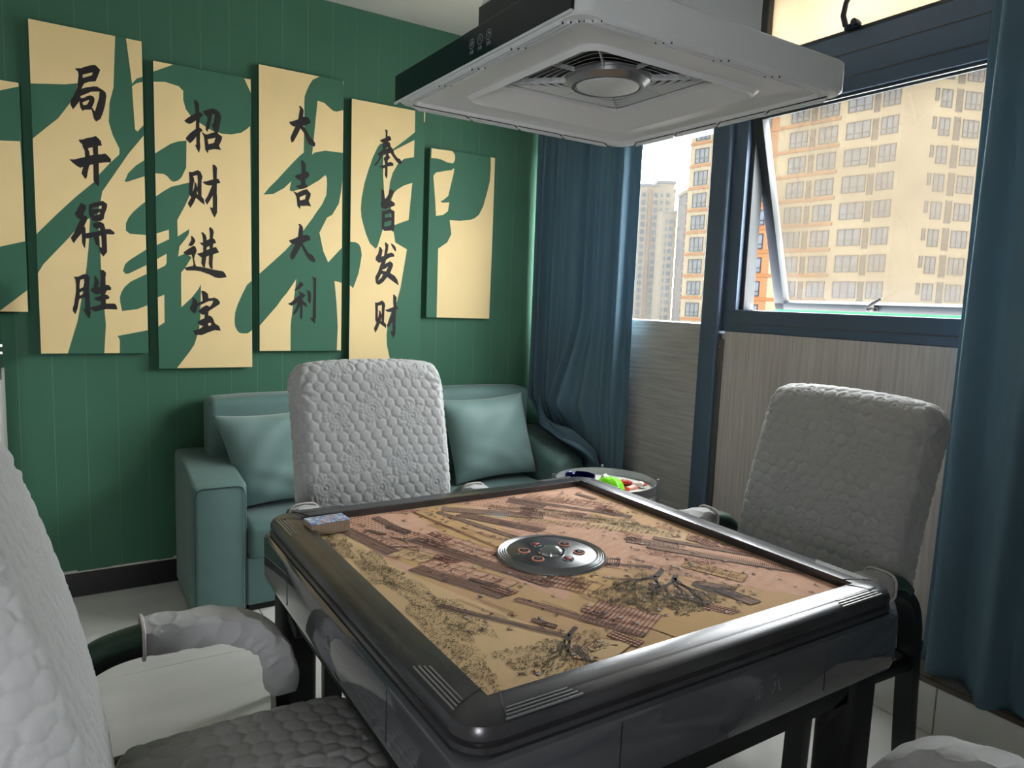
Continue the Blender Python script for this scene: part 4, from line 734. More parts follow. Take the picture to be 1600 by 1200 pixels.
def displaced(P, H, amp, close_u=False):
    du = np.gradient(P, axis=0); dv = np.gradient(P, axis=1)
    if close_u: du = (np.roll(P, -1, 0)-np.roll(P, 1, 0))/2
    N = np.cross(du, dv); N /= np.maximum(np.linalg.norm(N, axis=2, keepdims=True), 1e-9)
    return P+N*(H*amp)[..., None], N
def add_puff(P, u, v, amt): return P
# backrest cover mesh (local: x lateral, y forward, z up), front face at y=0 for z=.47
def back_cover():
    st = .0034; w = .254; T0, T1 = .068, .062; r = .035
    # centre line
    def cl(s):            # s 0..1 bottom..top
        z = .44+.575*s; y = -.068-.02*np.sin(s*PI)*-1*.5-.118*s**1.3
        return y, z
    ns = 260; ss = np.linspace(0, 1, ns); y, z = cl(ss); dy = np.gradient(y); dz = np.gradient(z); l = np.hypot(dy, dz); ny, nz_ = dz/l, -dy/l
    T = T0+(T1-T0)*ss; T = T*(1-.18*np.exp(-ss/.05))
    front = np.stack([y+ny*T, z+nz_*T], 1); back = np.stack([y-ny*T, z-nz_*T], 1)[::-1]
    a = np.linspace(0, PI, 46)[1:-1]; ty, tz = dy[-1]/l[-1], dz[-1]/l[-1]
    arc = np.stack([y[-1]+T1*(ny[-1]*np.cos(a)+ty*np.sin(a)*.9), z[-1]+T1*(nz_[-1]*np.cos(a)+tz*np.sin(a)*.9)], 1)
    prof = np.concatenate([front, arc, back]); cen = np.stack([y, z], 1); skel = np.concatenate([cen, np.repeat(cen[-1:], len(arc), 0), cen[::-1]])
    seg = np.r_[0, np.cumsum(np.hypot(*np.diff(prof, axis=0).T))]; n_ = int(seg[-1]/st); vv_ = np.linspace(0, seg[-1], n_)
    pr = np.stack([np.interp(vv_, seg, prof[:, i]) for i in (0, 1)], 1); sk = np.stack([np.interp(vv_, seg, skel[:, i]) for i in (0, 1)], 1)
    U = w+.085; nu = int(2*U/st); uu = np.linspace(-U, U, nu)
    P = np.zeros((nu, n_, 3)); au = np.abs(uu); sg = np.sign(uu)
    for i in range(nu):
        if au[i] <= w-r: x, ins = au[i], 0
        elif au[i] <= w-r+r*PI/2: t = (au[i]-(w-r))/r; x, ins = w-r+r*math.sin(t), r*(1-math.cos(t))
        else: x, ins = w, r+(au[i]-(w-r+r*PI/2))
        D = sk-pr; L = np.maximum(np.hypot(D[:, 0], D[:, 1]), 1e-6); f = np.minimum(ins/L, 1)
        q = pr+D*f[:, None]
        # the head narrows a little and the face is softly domed
        dome = .010*(1-(min(au[i], w)/w)**2)
        nrm = -D/L[:, None]
        q = q+nrm*dome
        P[i, :, 0] = sg[i]*x; P[i, :, 1] = q[:, 0]; P[i, :, 2] = q[:, 1]
        topz = np.clip((P[i, :, 2]-.93)/.12, 0, 1); P[i, :, 2] -= .014*topz*(x/w)**6
    UU, VV = np.meshgrid(uu, vv_, indexing='ij')
    H = hexh(UU+.006*np.sin(VV*17), VV+.005*np.sin(UU*19), .037)
    fc = [(-.075, .14), (.085, .155), (-.075, .30+.02), (.085, .34), (.01, .245), (-.19, .24), (.19, .26), (-.12, .47), (.02, .50), (.14, .48), (-.02, .60), (-.15, .64), (.12, .65), (.0, .9), (.15, .85), (-.14, .95), (-.26, .36), (.325, .33, .066, 4.5), (-.26, .12)]
    H = flowers(UU, VV, H, fc)
    # creases near the upper corners
    cr_ = np.zeros_like(UU)
    for sx in (-1, 1):
        dx_, dy_ = UU-sx*.255, VV-.575; rr = np.hypot(dx_, dy_); an = np.arctan2(dy_, dx_); cr_ += np.exp(-(rr/.06)**2)*np.cos(an*9+rr*30)*.8
    edge = np.exp(-((np.abs(UU)-(w-r+r*PI/4))/.003)**2)
    Q, N = displaced(P, H-.35*edge+cr_, -.0046)
    return Q
def finish(Q, name, close_u=False, flip=False):
    nu, nv = Q.shape[:2]; F = grid_faces(nu, nv, close_u)
    if flip: F = [f[::-1] for f in F]
    return arr_mesh(name, Q.reshape(-1, 3), F)
def fix_normals(me):
    bm = bmesh.new(); bm.from_mesh(me); bmesh.ops.recalc_face_normals(bm, faces=bm.faces); bm.to_mesh(me); bm.free()
def seat_cover():
    st = .0036; hx, d0, d1 = .246, .01, .452; cyy = (d0+d1)/2; hy = (d1-d0)/2
    nx, ny_ = int(2*(hx+.06)/st), int(2*(hy+.06)/st)
    u = np.linspace(-1, 1, nx); v = np.linspace(-1, 1, ny_); UU, VV = np.meshgrid(u, v, indexing='ij')
    Ux, Vy = UU*(hx+.06), VV*(hy+.06)
    def wrap(t, h, r=.045):
        a = np.abs(t); s = np.sign(t); x = np.where(a < h-r, a, h-r+r*np.sin(np.clip((a-(h-r))/r, 0, PI/2)))
        dz = np.where(a < h-r, 0, r*(1-np.cos(np.clip((a-(h-r))/r, 0, PI/2))))+np.maximum(a-(h-r+r*PI/2), 0)*1.0
        return s*x, dz
    x, dzx = wrap(Ux, hx); y, dzy = wrap(Vy, hy)
    dz = np.sqrt(dzx**2+dzy**2)
    # pull corners in
    cor = np.clip((np.abs(x)-(hx-.06))/.06, 0, 1)*np.clip((np.abs(y)-(hy-.06))/.06, 0, 1)
    x = x*(1-.055*cor**2); y = y*(1-.05*cor**2)
    z = .478+.014*(1-(x/hx)**2)*(1-(y/hy)**2)-np.minimum(dz, .085)-.014*np.clip((y/hy), 0, 1)**3
    P = np.stack([x, y+cyy, z], 2)
    H = hexh(Ux+.006*np.sin(Vy*23), Vy+.006*np.sin(Ux*21), .042)
    H += .8*np.exp(-((Ux+.02+.25*(Vy-.1)+.012*np.sin(Vy*40))/.006)**2)*(np.abs(Vy) < .18)+.6*np.exp(-((Ux-.09+.4*Vy)/.007)**2)*(Vy > -.05)
    Q, N = displaced(P, H, .0042)
    return Q
def path_len(P_): return np.r_[0, np.cumsum(np.linalg.norm(np.diff(P_, axis=0), axis=1))]
def smooth_path(pts, n=60):
    # Catmull-Rom
    P_ = [np.array(pts[0])*2-np.array(pts[1])]+[np.array(p, float) for p in pts]+[np.array(pts[-1])*2-np.array(pts[-2])]
    out = []; m_ = len(pts)-1
    for i in range(m_):
        p0, p1, p2, p3 = P_[i:i+4]
        for t in np.linspace(0, 1, max(2, n//m_), endpoint=(i == m_-1)):
            out.append(.5*((2*p1)+(-p0+p2)*t+(2*p0-5*p1+4*p2-p3)*t*t+(-p0+3*p1-3*p2+p3)*t**3))
    return np.array(out)
ARM = [(.065, .651), (.15, .650), (.215, .642), (.268, .615), (.302, .572), (.318, .525), (.318, .488)]
def sleeve_cover():
    pth = smooth_path(ARM, 60); L = path_len(pth); n_ = int(L[-1]/.0034); s = np.linspace(0, L[-1], n_)
    y = np.interp(s, L, pth[:, 0]); z = np.interp(s, L, pth[:, 1]); dy, dz = np.gradient(y), np.gradient(z); l = np.hypot(dy, dz); ny, nz_ = -dz/l, dy/l
    m_ = 72; th = np.linspace(0, 2*PI, m_, endpoint=False)
    P = np.zeros((m_, n_, 3)); per = .25
    for k, t in enumerate(th):
        c, s_ = math.cos(t), math.sin(t); ex = .6
        a = .041*np.sign(c)*abs(c)**ex; b = .033*np.sign(s_)*abs(s_)**ex
        wv = 1+.03*np.sin(s*60+3*t)+.05*np.sin(s*95)*np.exp(-((s-.22)/.05)**2)
        P[k, :, 0] = a*wv; P[k, :, 1] = y+ny*b*wv; P[k, :, 2] = z+nz_*b*wv
    TT, SS = np.meshgrid(th/(2*PI)*6*.042, s, indexing='ij')
    H = hexh(SS, TT, .0485) if False else hexh(TT, SS, .042)
    wr_ = np.cos(SS*260+np.sin(TT*60)*2)*np.exp(-((SS-.235)/.06)**2)*(np.cos(TT/(.252)*2*PI+PI/2) > 0)*.8
    Q, N = displaced(P, H+wr_*.6, .0034, True)
    return Q
q_back = finish(back_cover(), 'backrest_cover'); fix_normals(q_back)
q_seat = finish(seat_cover(), 'seat_cover'); fix_normals(q_seat)
q_slv = finish(sleeve_cover(), 'arm_sleeve', True); fix_normals(q_slv)
LX = .284
FR = [(-.13, 0.0), (-.105, .25), (-.09, .45), (-.082, .525), (-.058, .582), (-.012, .62), (.06, .637), (.20, .634), (.262, .604), (.298, .56), (.312, .50), (.318, .40), (.330, 0.0)]
frp = smooth_path(FR, 110)
def frame_mesh():
    mb = MB()
    for sx in (-1, 1):
        hw = .024; t_ = .013
        mb.sweep([(sx*LX, a, b) for a, b in frp], [(-hw, -t_), (hw, -t_), (hw+.002, 0), (hw, t_), (-hw, t_), (-hw-.002, 0)])
    me = bpy.data.meshes.new('arm_frame'); mb.bm.to_mesh(me); mb.bm.free(); smooth_by_angle(me, 40); return me
def mesh_of(mb, name, deg=35):
    me = bpy.data.meshes.new(name); mb.bm.to_mesh(me); mb.bm.free(); smooth_by_angle(me, deg); return me
one = MB(); hw, t_ = .024, .013
one.sweep([(0, a, b) for a, b in frp], [(-hw, -t_), (hw, -t_), (hw+.002, 0), (hw, t_), (-hw, t_), (-hw-.002, 0)])
me_arm = mesh_of(one, 'arm_frame', 40)
pad = MB(); pp = smooth_path([(-.032, .622), (-.008, .640), (.03, .650), (.08, .656), (.16, .656)], 30)
pad.sweep([(0, a, b) for a, b in pp], [(.031*math.cos(t), .019*math.sin(t)) for t in np.linspace(0, 2*PI, 20, endpoint=False)]); me_pad = mesh_of(pad, 'arm_pad', 60)
me_rail = mesh_of(MB().box(-LX, LX, -.014, .014, -.012, .012, bev=.004), 'cross_rail')
me_srail = mesh_of(MB().box(-.012, .012, -.09, .32, -.014, .014, bev=.004), 'side_rail')
me_base = mesh_of(MB().box(-.215, .215, .02, .44, .395, .425, bev=.01), 'seat_base')
me_bb = mesh_of(MB().obox((0, -.125, .70), (.40, .03, .50), (.24, 0, 0), bev=.01), 'back_board')
me_pipe = None
hem = MB()
pth = np.array([(.041*np.sign(math.cos(t))*abs(math.cos(t))**.6*1.03, .033*np.sign(math.sin(t))*abs(math.sin(t))**.6*1.05) for t in np.linspace(0, 2*PI, 40)])
hem.tube([(a, .065, .651+b) for a, b in pth], .0032, 6, cap=False); me_hem = mesh_of(hem, 'piping')
def chair(label, loc, rz):
    r = thing('quilted_armchair', label, 'chair', (*loc, 0), rz, 'armchairs around the mahjong table')
    link('backrest_cover', q_back, m_quilt, r); link('seat_cover', q_seat, m_quilt, r); link('seat_base', me_base, m_blackmatte, r); link('back_board', me_bb, m_blackmatte, r)
    for sx in (-1, 1):
        o = link('arm_frame', me_arm, m_black, r); o.location.x = sx*LX
        o = link('arm_pad', me_pad, m_armpad, r); o.location.x = sx*LX
        s_ = link('arm_sleeve', q_slv, m_quilt, r); s_.location.x = sx*LX
        if 'window side' in label and sx == -1: s_.location.y = 0
        link('piping', me_hem, m_piping, s_)
        o = link('side_rail', me_srail, m_black, r); o.location = (sx*(LX-.0), 0, .41)
    o = link('cross_rail', me_rail, m_black, r); o.location = (0, -.085, .43)
    o = link('cross_rail', me_rail, m_black, r); o.location = (0, .30, .385)
    return r
chair('grey quilted armchair facing the camera, its back to the sofa', (-1.587, -1.275), PI)
chair('grey quilted armchair on the window side, right of the table', (-.725, -2.178), PI/2-.05)
chair('pale quilted armchair at the left edge, its seat beside the table leg', (-2.415, -2.232), -PI/2)
chair('quilted armchair at the bottom right corner, showing only a curved sleeve', (-1.62, -3.155), .10)

# ------------------------------------------------------------ exhaust hood over the table
HX, HY, HZ = -1.5195, -2.205, 1.705
hd = thing('ceiling_hood', 'square white exhaust hood with black glass edge hanging above the mahjong table', 'exhaust hood', (HX, HY, HZ))
def rings(levels, name, m, parent, deg=28, flip=False):
    V = []; F = []; n_ = len(levels[0])
    for l in levels: V += l
    for i in range(len(levels)-1):
        for k in range(n_): F.append((i*n_+k, i*n_+(k+1) % n_, (i+1)*n_+(k+1) % n_, (i+1)*n_+k))
    me = arr_mesh(name, V, F, False); smooth_by_angle(me, deg); return link(name, me, m, parent)
def sq(h, r, z): return [(a, b, z) for a, b in rrect(h, h, r, 5)]
H0 = .3195
rings([sq(.15, .02, .058), sq(H0-.004, .03, .058), sq(H0, .03, .054), sq(H0, .03, .004), sq(H0-.004, .03, 0), sq(.292, .025, -.001), sq(.288, .025, .006), sq(.222, .03, .012), sq(.214, .03, .010), sq(.208, .03, .002), sq(.204, .03, .003), sq(.168, .022, .032), sq(.160, .02, .034), sq(.158, .02, .040)], 'casing', m_hood, hd)
MB().box(-.17, .17, -.17, .17, .053, .056).build('cavity_shade_plate', m_groove, hd, smooth=0)  # black plate stands in for the shade of the hollow behind the grille
rd = MB()
for s_ in (-1, 1):
    for k in range(3):
        c = H0-.006-k*.0075
        for a0, a1 in ((-.27, -.14), (-.13, -.01), (.0, .12), (.13, .26)):
            a0 -= k*.01; a1 -= k*.01
            rd.box(a0, a1, s_*c-.0018, s_*c+.0018, -.0048, .001); rd.box(s_*c-.0018, s_*c+.0018, a0, a1, -.0048, .001)
rd.build('edge_rib', m_hood, hd, smooth=0)
sl = MB()
for s_ in (-1, 1):
    for k in range(3):
        c = H0-.0098-k*.0075
        for a0, a1 in ((-.27, -.14), (-.13, -.01), (.0, .12), (.13, .26)):
            a0 -= k*.01; a1 -= k*.01
            sl.box(a0, a1, s_*c-.0014, s_*c+.0014, -.0022, .001); sl.box(s_*c-.0014, s_*c+.0014, a0, a1, -.0022, .001)
sl.build('slot_shade', m_groove, hd, smooth=0)  # black strips paint the shade of the recesses between the ribs
for s_, t_ in ((1, 1), (-1, -1), (1, -1), (-1, 1)):
    pass
# grille: nested louvres turning from square to round
gn = thing_dummy = None
def louvre(h, e, z0, z1, wd):
    V = []; F = []; n_ = 64
    for hh, z in ((h, z0), (h-wd, z1), (h-wd-.0015, z1), (h-.0015, z0)):
        for k in range(n_):
            a = 2*PI*k/n_; c, s2 = math.cos(a), math.sin(a); rr = hh/((abs(c)**e+abs(s2)**e)**(1/e)); V.append((rr*c, rr*s2, z))
    for i in range(4):
        for k in range(n_): F.append((i*n_+k, i*n_+(k+1) % n_, ((i+1) % 4)*n_+(k+1) % n_, ((i+1) % 4)*n_+k))
    me = arr_mesh('louvre', V, F, False); fix_normals(me); smooth_by_angle(me, 50); return link('louvre', me, m_hood_in, hd)
for h, e in ((.150, 14), (.138, 9), (.126, 6.5), (.114, 4.5), (.102, 3.4), (.090, 2.6)): louvre(h, e, .038, .0405, .0050)
sp_ = MB()
for a in (PI/4, 3*PI/4): sp_.obox((0, 0, .041), (.44, .0025, .011), (0, 0, a))
for s_ in (-1, 1): sp_.obox((s_*.12, 0, .043), (.08, .0025, .008)).obox((0, s_*.12, .043), (.0025, .08, .008))
sp_.build('grille_spoke', m_hood_in, hd, smooth=0)
MB().lathe([(.086, .046), (.084, .034), (.072, .024), (.066, .024), (.0645, .028)], (0, 0, 0), 48).build('lamp_bezel', m_silver, hd)
MB().lathe([(0, .021), (.052, .0215), (.062, .024), (.0645, .030)], (0, 0, 0), 48).build('lamp_cover', m_hood, hd)
# black glass edge with three touch icons
MB().box(-H0-.0035, -H0+.002, -H0+.012, H0-.004, .004, .058, bev=.0008, seg=1).build('glass_edge', m_glassblack, hd, smooth=0)
MB().box(-H0-.0042, -H0-.001, -H0+.012, H0-.002, .000, .0042).build('edge_trim', m_hood, hd, smooth=0)
Mx = Matrix.Rotation(-PI/2, 4, 'Z') @ Matrix.Rotation(PI/2, 4, 'X')
def ico(yw, zz):
    mb = MB(); M_ = Matrix.Translation((-H0-.0039, yw-HY, zz)) @ Mx
    b = bmesh.new(); n_ = 24; vs = []
    for r in (.0085, .0076):
        vs.append([b.verts.new((r*math.cos(2*PI*k/n_), r*math.sin(2*PI*k/n_), 0)) for k in range(n_)])
    for k in range(n_): b.faces.new((vs[0][k], vs[0][(k+1) % n_], vs[1][(k+1) % n_], vs[1][k]))
    mb.add(b, M_); return mb.build('touch_icon', m_printw, hd, smooth=0)
ICO = [(-2.225, .033, '风'), (-2.254, .033, '电'), (-2.283, .033, '灯')]
for yw, zz, ch in ICO:
    o = ico(yw, zz)
    text_mesh({'风': '✳', '电': '|', '灯': '◔'}[ch] if ch != '电' else 'I', .010, 'icon_mark', m_printw, o, Matrix.Translation((-H0-.0039, yw-HY, zz)) @ Mx)
    text_mesh({'风': '风扇', '电': '开关', '灯': '照明'}[ch], .007, 'lettering', m_printw, hd, Matrix.Translation((-H0-.0039, yw-HY, zz-.0145)) @ Mx)
# upper box with its own black glass front, and the hanging tube
MB().box(-.17, .17, -.235, .235, .057, .222, bev=.012).build('upper_box', m_hood, hd)
MB().prism([(-.1735, -.228), (-.1695, -.228), (-.1695, .228), (-.1735, .228)], .058, .205).build('glass_front', m_glassblack, hd, smooth=0)
MB().lathe([(.035, .21), (.035, CEIL-HZ-.03), (.07, CEIL-HZ-.03), (.075, CEIL-HZ-.001)], (0, 0, 0), 24).build('hanging_tube', m_silver, hd)
text_mesh('雀·三川', .062, 'lettering', m_printw, hd, Matrix.Translation((-.1738, -.072, .158)) @ Mx)

# ------------------------------------------------------------ sofa
sf = thing('sofa', 'small sage green leather sofa standing against the green wall', 'sofa', (-1.08, -.02, 0))
ox_ = -1.08; oy_ = -.02
def sx_(v): return v-ox_
def soft(V_sub, levels=2): pass
def padded(x0, x1, y0, y1, z0, z1, bev, name, m, parent, bulge=.0, shear=None):
    b = bmesh.new(); bmesh.ops.create_cube(b, size=1)
    for v in b.verts: v.co = Vector(((x0+x1)/2+v.co.x*(x1-x0), (y0+y1)/2+v.co.y*(y1-y0), (z0+z1)/2+v.co.z*(z1-z0)))
    if shear:
        for v in b.verts: shear(v)
    bmesh.ops.bevel(b, geom=b.edges[:], offset=bev, segments=4, affect='EDGES', profile=.5)
    if bulge:
        bmesh.ops.subdivide_edges(b, edges=[e for e in b.edges if e.calc_length() > .12], cuts=6, use_grid_fill=True)
        cx, cy, cz = (x0+x1)/2, (y0+y1)/2, (z0+z1)/2
        for v in b.verts:
            fx = 1-min(1, abs(v.co.x-cx)/((x1-x0)/2))**4; fy = 1-min(1, abs(v.co.y-cy)/((y1-y0)/2))**4; fz = 1-min(1, abs(v.co.z-cz)/((z1-z0)/2))**4
            v.co.z += bulge*fx*fy*(1 if v.co.z > cz else 0); v.co.y -= bulge*fx*fz*(1 if v.co.y < cy else 0)
    mb = MB(); mb.add(b); return mb.build(name, m, parent, smooth=50)
def armsh(v):
    if v.co.z > .3: v.co.z = .545 if v.co.y < -.2 else .607
padded(sx_(-2.052), sx_(-1.848), -.475, .0, .015, .57, .022, 'arm', m_sofa, sf, 0, armsh)
def armsh2(v):
    if v.co.z > .3:
        v.co.z = .50 if v.co.y < -.2 else .615
ar = padded(sx_(-.345), sx_(-.135), -.475, .0, .015, .57, .05, 'arm', m_sofa, sf, 0, armsh2)
padded(sx_(-1.852), sx_(-.345), -.472, .0, .03, .235, .012, 'seat_frame', m_sofa, sf)
padded(sx_(-1.846), sx_(-1.097), -.485, -.07, .22, .368, .03, 'seat_cushion', m_sofa, sf, .010)
padded(sx_(-1.093), sx_(-.347), -.485, -.07, .22, .368, .03, 'seat_cushion', m_sofa, sf, .010)
padded(sx_(-1.935), sx_(-1.11), -.155, .0, .30, .832, .03, 'back', m_sofa, sf, .012)
padded(sx_(-1.105), sx_(-.30), -.155, .0, .30, .832, .03, 'back', m_sofa, sf, .012)
sm = MB()
sm.tube([(sx_(-2.042), -.482+.002, .03), (sx_(-2.042), -.4785, .50), (sx_(-2.034), -.478, .524), (sx_(-2.015), -.477, .533), (sx_(-1.885), -.477, .533), (sx_(-1.866), -.478, .524), (sx_(-1.858), -.4785, .50), (sx_(-1.858), -.48, .03)], .0022, 6)
sm.build('seam', m_seam, sf)
for a in (-1.99, -.2):
    for b in (-.42, -.06): MB().box(sx_(a)-.02, sx_(a)+.02, b-.02, b+.02, 0, .016).build('foot', m_blackmatte, sf)
MB().box(sx_(-1.84), sx_(-.35), -.45, -.03, 0.0, .03).build('plinth', m_blackmatte, sf, smooth=0)
def pillow(name, label, loc, rot, w_=.43, h_=.38, t_=.075, sk=0):
    n_ = 46; u = np.linspace(-1, 1, n_); UU, VV = np.meshgrid(u, u, indexing='ij')
    def side(sg):
        prof = (1-np.abs(UU)**3.2)**.62*(1-np.abs(VV)**3.2)**.62
        pin = 1-.075*(1-UU**2)*(np.abs(VV)**2); pin2 = 1-.075*(1-VV**2)*(np.abs(UU)**2)
        wr = .0045*np.sin(UU*5+VV*9+2*np.sin(VV*3))*np.exp(-((VV+.75)/.5)**2)+.004*np.sin((UU+VV)*11)*np.exp(-(((UU-.6)**2+(VV+.7)**2)/.25))+.003*np.sin((UU*1.2-VV)*8+1)
        return np.stack([UU*w_/2*pin2, sg*(t_*prof+wr*prof*(sg < 0)), VV*h_/2*pin], 2)
    A = side(-1).reshape(-1, 3); B = side(1).reshape(-1, 3); A[:, 0] -= sk*A[:, 2]; B[:, 0] -= sk*B[:, 2]; F = grid_faces(n_, n_); F2 = [tuple(i+n_*n_ for i in f)[::-1] for f in F]
    me = arr_mesh(name, np.concatenate([A, B]), F+F2); bm = bmesh.new(); bm.from_mesh(me); bmesh.ops.remove_doubles(bm, verts=bm.verts, dist=1e-4); bmesh.ops.recalc_face_normals(bm, faces=bm.faces); bm.to_mesh(me); bm.free()
    o = link(name, me, m_pillow); o.location = loc; o.rotation_euler = rot; tag(o, label, 'pillow', 'pillows on the sofa'); return o
pillow('pillow', 'sage green pillow on the left half of the sofa, partly behind the chair back', (-1.665, -.282, .588), (-.16, -.04, -.05), .44, .40, .075, .20)
pillow('pillow', 'sage green pillow on the right half of the sofa, by its curtain-side arm', (-.615, -.292, .60), (-.20, -.03, .04), .50, .43, .08, .12)

# ------------------------------------------------------------ curtains
def curtain(name, label, path, z0f, ztop, folds, amp, drape=None, nz=90):
    P_ = smooth_path(path, 40); L = path_len(P_); nu = int(L[-1]/.006); s = np.linspace(0, L[-1], nu)
    x = np.interp(s, L, P_[:, 0]); y = np.interp(s, L, P_[:, 1]); dx, dy = np.gradient(x), np.gradient(y); l = np.hypot(dx, dy); nx, ny_ = -dy/l, dx/l
    Z = np.linspace(0, 1, nz); Q = np.zeros((nu, nz, 3))
    t = s/L[-1]; ph = 2*PI*folds*t+.9*np.sin(t*9)+.5*np.sin(t*23)
    for j, k in enumerate(Z):
        am = amp*(1-.35*k)*(1+.35*np.sin(t*14+k*1.5)); off = am*(np.sin(ph+.25*np.sin(k*4+t*7))+.22*np.sin(2*ph+1))
        zb = z0f(t); z = zb+(ztop-zb)*k
        Q[:, j, 0] = x+nx*off; Q[:, j, 1] = y+ny_*off; Q[:, j, 2] = z
    if drape is not None: Q = drape(Q, t)
    me = finish(Q, name); o = link(name, me, m_curtain); md = o.modifiers.new('t', 'SOLIDIFY'); md.thickness = .0016
    return tag(o, label, 'curtain')
def drapeL(Q, t):
    z = Q[:, :, 2]; T_ = t[:, None]*np.ones_like(z)
    # a loose bundle in the middle is caught on the sofa arm and slides forward over it
    wgt = np.exp(-((T_-.52)/.17)**2); k = np.clip((1.30-z)/.75, 0, 1); k = k*k*(3-2*k)
    k2 = np.clip((.62-z)/.5, 0, 1)
    Q[:, :, 0] -= wgt*(.10*k); Q[:, :, 1] += (T_-.40)*-.0*k
    Q[:, :, 1] += wgt*k*(.12*(1-k2)-.16*k2)-wgt*.0
    Q[:, :, 2] = np.where(z < .62, .62-(.62-z)*(1-.30*wgt), z)
    b = np.clip((.76-Q[:, :, 2])/.12, 0, 1); Q[:, :, 0] = Q[:, :, 0]*(1-b)+np.maximum(Q[:, :, 0]*.35-.055, -.124)*b
    return Q
curtain('curtain', 'teal curtain on the left of the windows, caught on the sofa arm', [(-.215, -.03), (-.175, -.10), (-.15, -.25), (-.13, -.45), (-.11, -.62), (-.075, -.712)],
        lambda t: np.where(t < .72, .02, .02)+0*t, CEIL-.022, 8.5, .024, drapeL, 160)
# cloth bundle spilling over the arm
def bundle():
    nu, nv = 60, 70; Q = np.zeros((nu, nv, 3))
    ctr = smooth_path([(0, 0), (1, 0)], 4)
    pts = np.array([(-.225, -.16, .78), (-.235, -.22, .665), (-.215, -.33, .612), (-.17, -.43, .575), (-.10, -.525, .50), (-.095, -.56, .37), (-.10, -.56, .22)])
    P_ = smooth_path([tuple(p) for p in pts], nv+10); L = path_len(P_); s = np.linspace(0, L[-1], nv); C_ = np.stack([np.interp(s, L, P_[:, i]) for i in range(3)], 1)
    lat = Vector((.62, .5, .0)).normalized()
    for j in range(nv):
        k = j/(nv-1); wd = .045+.075*math.sin(min(1, k*1.25)*PI*.6)
        for i in range(nu):
            a = i/(nu-1)*2-1; f = .016*math.sin(a*8+k*5)+.010*math.sin(a*15-k*8)+.006*math.sin(a*3+k*19)
            Q[i, j] = (C_[j, 0]+lat.x*a*wd*.8, C_[j, 1]+lat.y*a*wd, C_[j, 2]+f+.018*(1-a*a)-.02*abs(a))
    return Q
cb = finish(bundle(), 'cloth_fold'); o = link('cloth_fold', cb, m_curtain, bpy.data.objects['curtain']); o.modifiers.new('t', 'SOLIDIFY').thickness = .0016
# track above
curtain('curtain', 'teal curtain hanging on the right over the step, beside the open window', [(-.13, -2.245), (-.17, -2.32), (-.20, -2.45), (-.21, -2.62), (-.22, -2.80), (-.20, -3.0), (-.19, -3.2), (-.19, -3.4)],
        lambda t: .19-.05*t+.010*np.sin(t*25), CEIL-.022, 8, .030, None, 60)
ct = thing('curtain_track', 'grey curtain track fixed along the ceiling over the windows', 'curtain track', (-.16, 0, CEIL))
MB().box(-.014, .014, -3.6, -.02, -.02, -.0005, bev=.002).build('rail', m_silver, ct)

# ------------------------------------------------------------ small round trolley with ashtray and snacks
tr = thing('side_table', 'small round side table with steel rims and white shelves behind the mahjong table', 'side table', (-.585, -1.175, 0))
TR_, TZ_ = .205, .585
m_shelf = mat('white_shelf', S(214, 218, 208), .3)
for k, z in enumerate((TZ_, TZ_-.055, .20)):
    if k == 1: continue
    MB().lathe([(0, z-.036), (TR_-.004, z-.036), (TR_-.004, z-.030), (0, z-.030)], (0, 0, 0), 48).build('shelf', m_shelf, tr)
    MB().lathe([(TR_-.004, z-.04), (TR_, z-.04), (TR_+.001, z), (TR_-.003, z), (TR_-.004, z-.04)], (0, 0, 0), 64).build('steel_rim', m_silver, tr)
MB().lathe([(0, TZ_-.085), (TR_-.004, TZ_-.085), (TR_-.004, TZ_-.080), (0, TZ_-.080)], (0, 0, 0), 48).build('shelf', m_shelf, tr)
MB().lathe([(TR_-.004, TZ_-.09), (TR_, TZ_-.09), (TR_+.001, TZ_-.068), (TR_-.003, TZ_-.068), (TR_-.004, TZ_-.09)], (0, 0, 0), 64).build('steel_rim', m_silver, tr)
for a in (-.62, .95, 2.5, 4.1):
    x, y = (TR_+.009)*math.cos(a), (TR_+.009)*math.sin(a)
    MB().obox((x, y, (TZ_+.012)/2), (.014, .012, TZ_+.012), (0, 0, a), bev=.002).build('leg', m_silver, tr)
m_ash = mat('dark_blue_metal', S(44, 48, 110), .18, metal=.8)
zs = TZ_-.0295
at = thing('ashtray', 'dark blue metal ashtray on the side table', 'ashtray', (-.66, -1.10, zs))
b = MB(); n_ = 40
pr_ = [(0, 0), (.062, 0), (.063, .003), (.063, .038), (.061, .040), (.058, .038), (.058, .006), (0, .005)]
b.lathe(pr_, (0, 0, 0), 48)
for v in b.bm.verts:
    a = math.atan2(v.co.y, v.co.x)
    if v.co.z > .02 and any(abs((a-c+PI) % (2*PI)-PI) < .11 for c in (-.75, 1.35, 3.4)): v.co.z -= .010
b.build('bowl', m_ash, at)
m_pack = mat('lime_green_plastic', S(124, 222, 24), .3); m_packw = mat('white_plastic_film', S(226, 232, 214), .3); m_packd = mat('dark_green_print', S(20, 110, 60), .5)
gp = thing('tissue_pack', 'lime green plastic tissue pack lying beside the ashtray', 'tissue pack', (-.595, -1.215, zs), -.9)
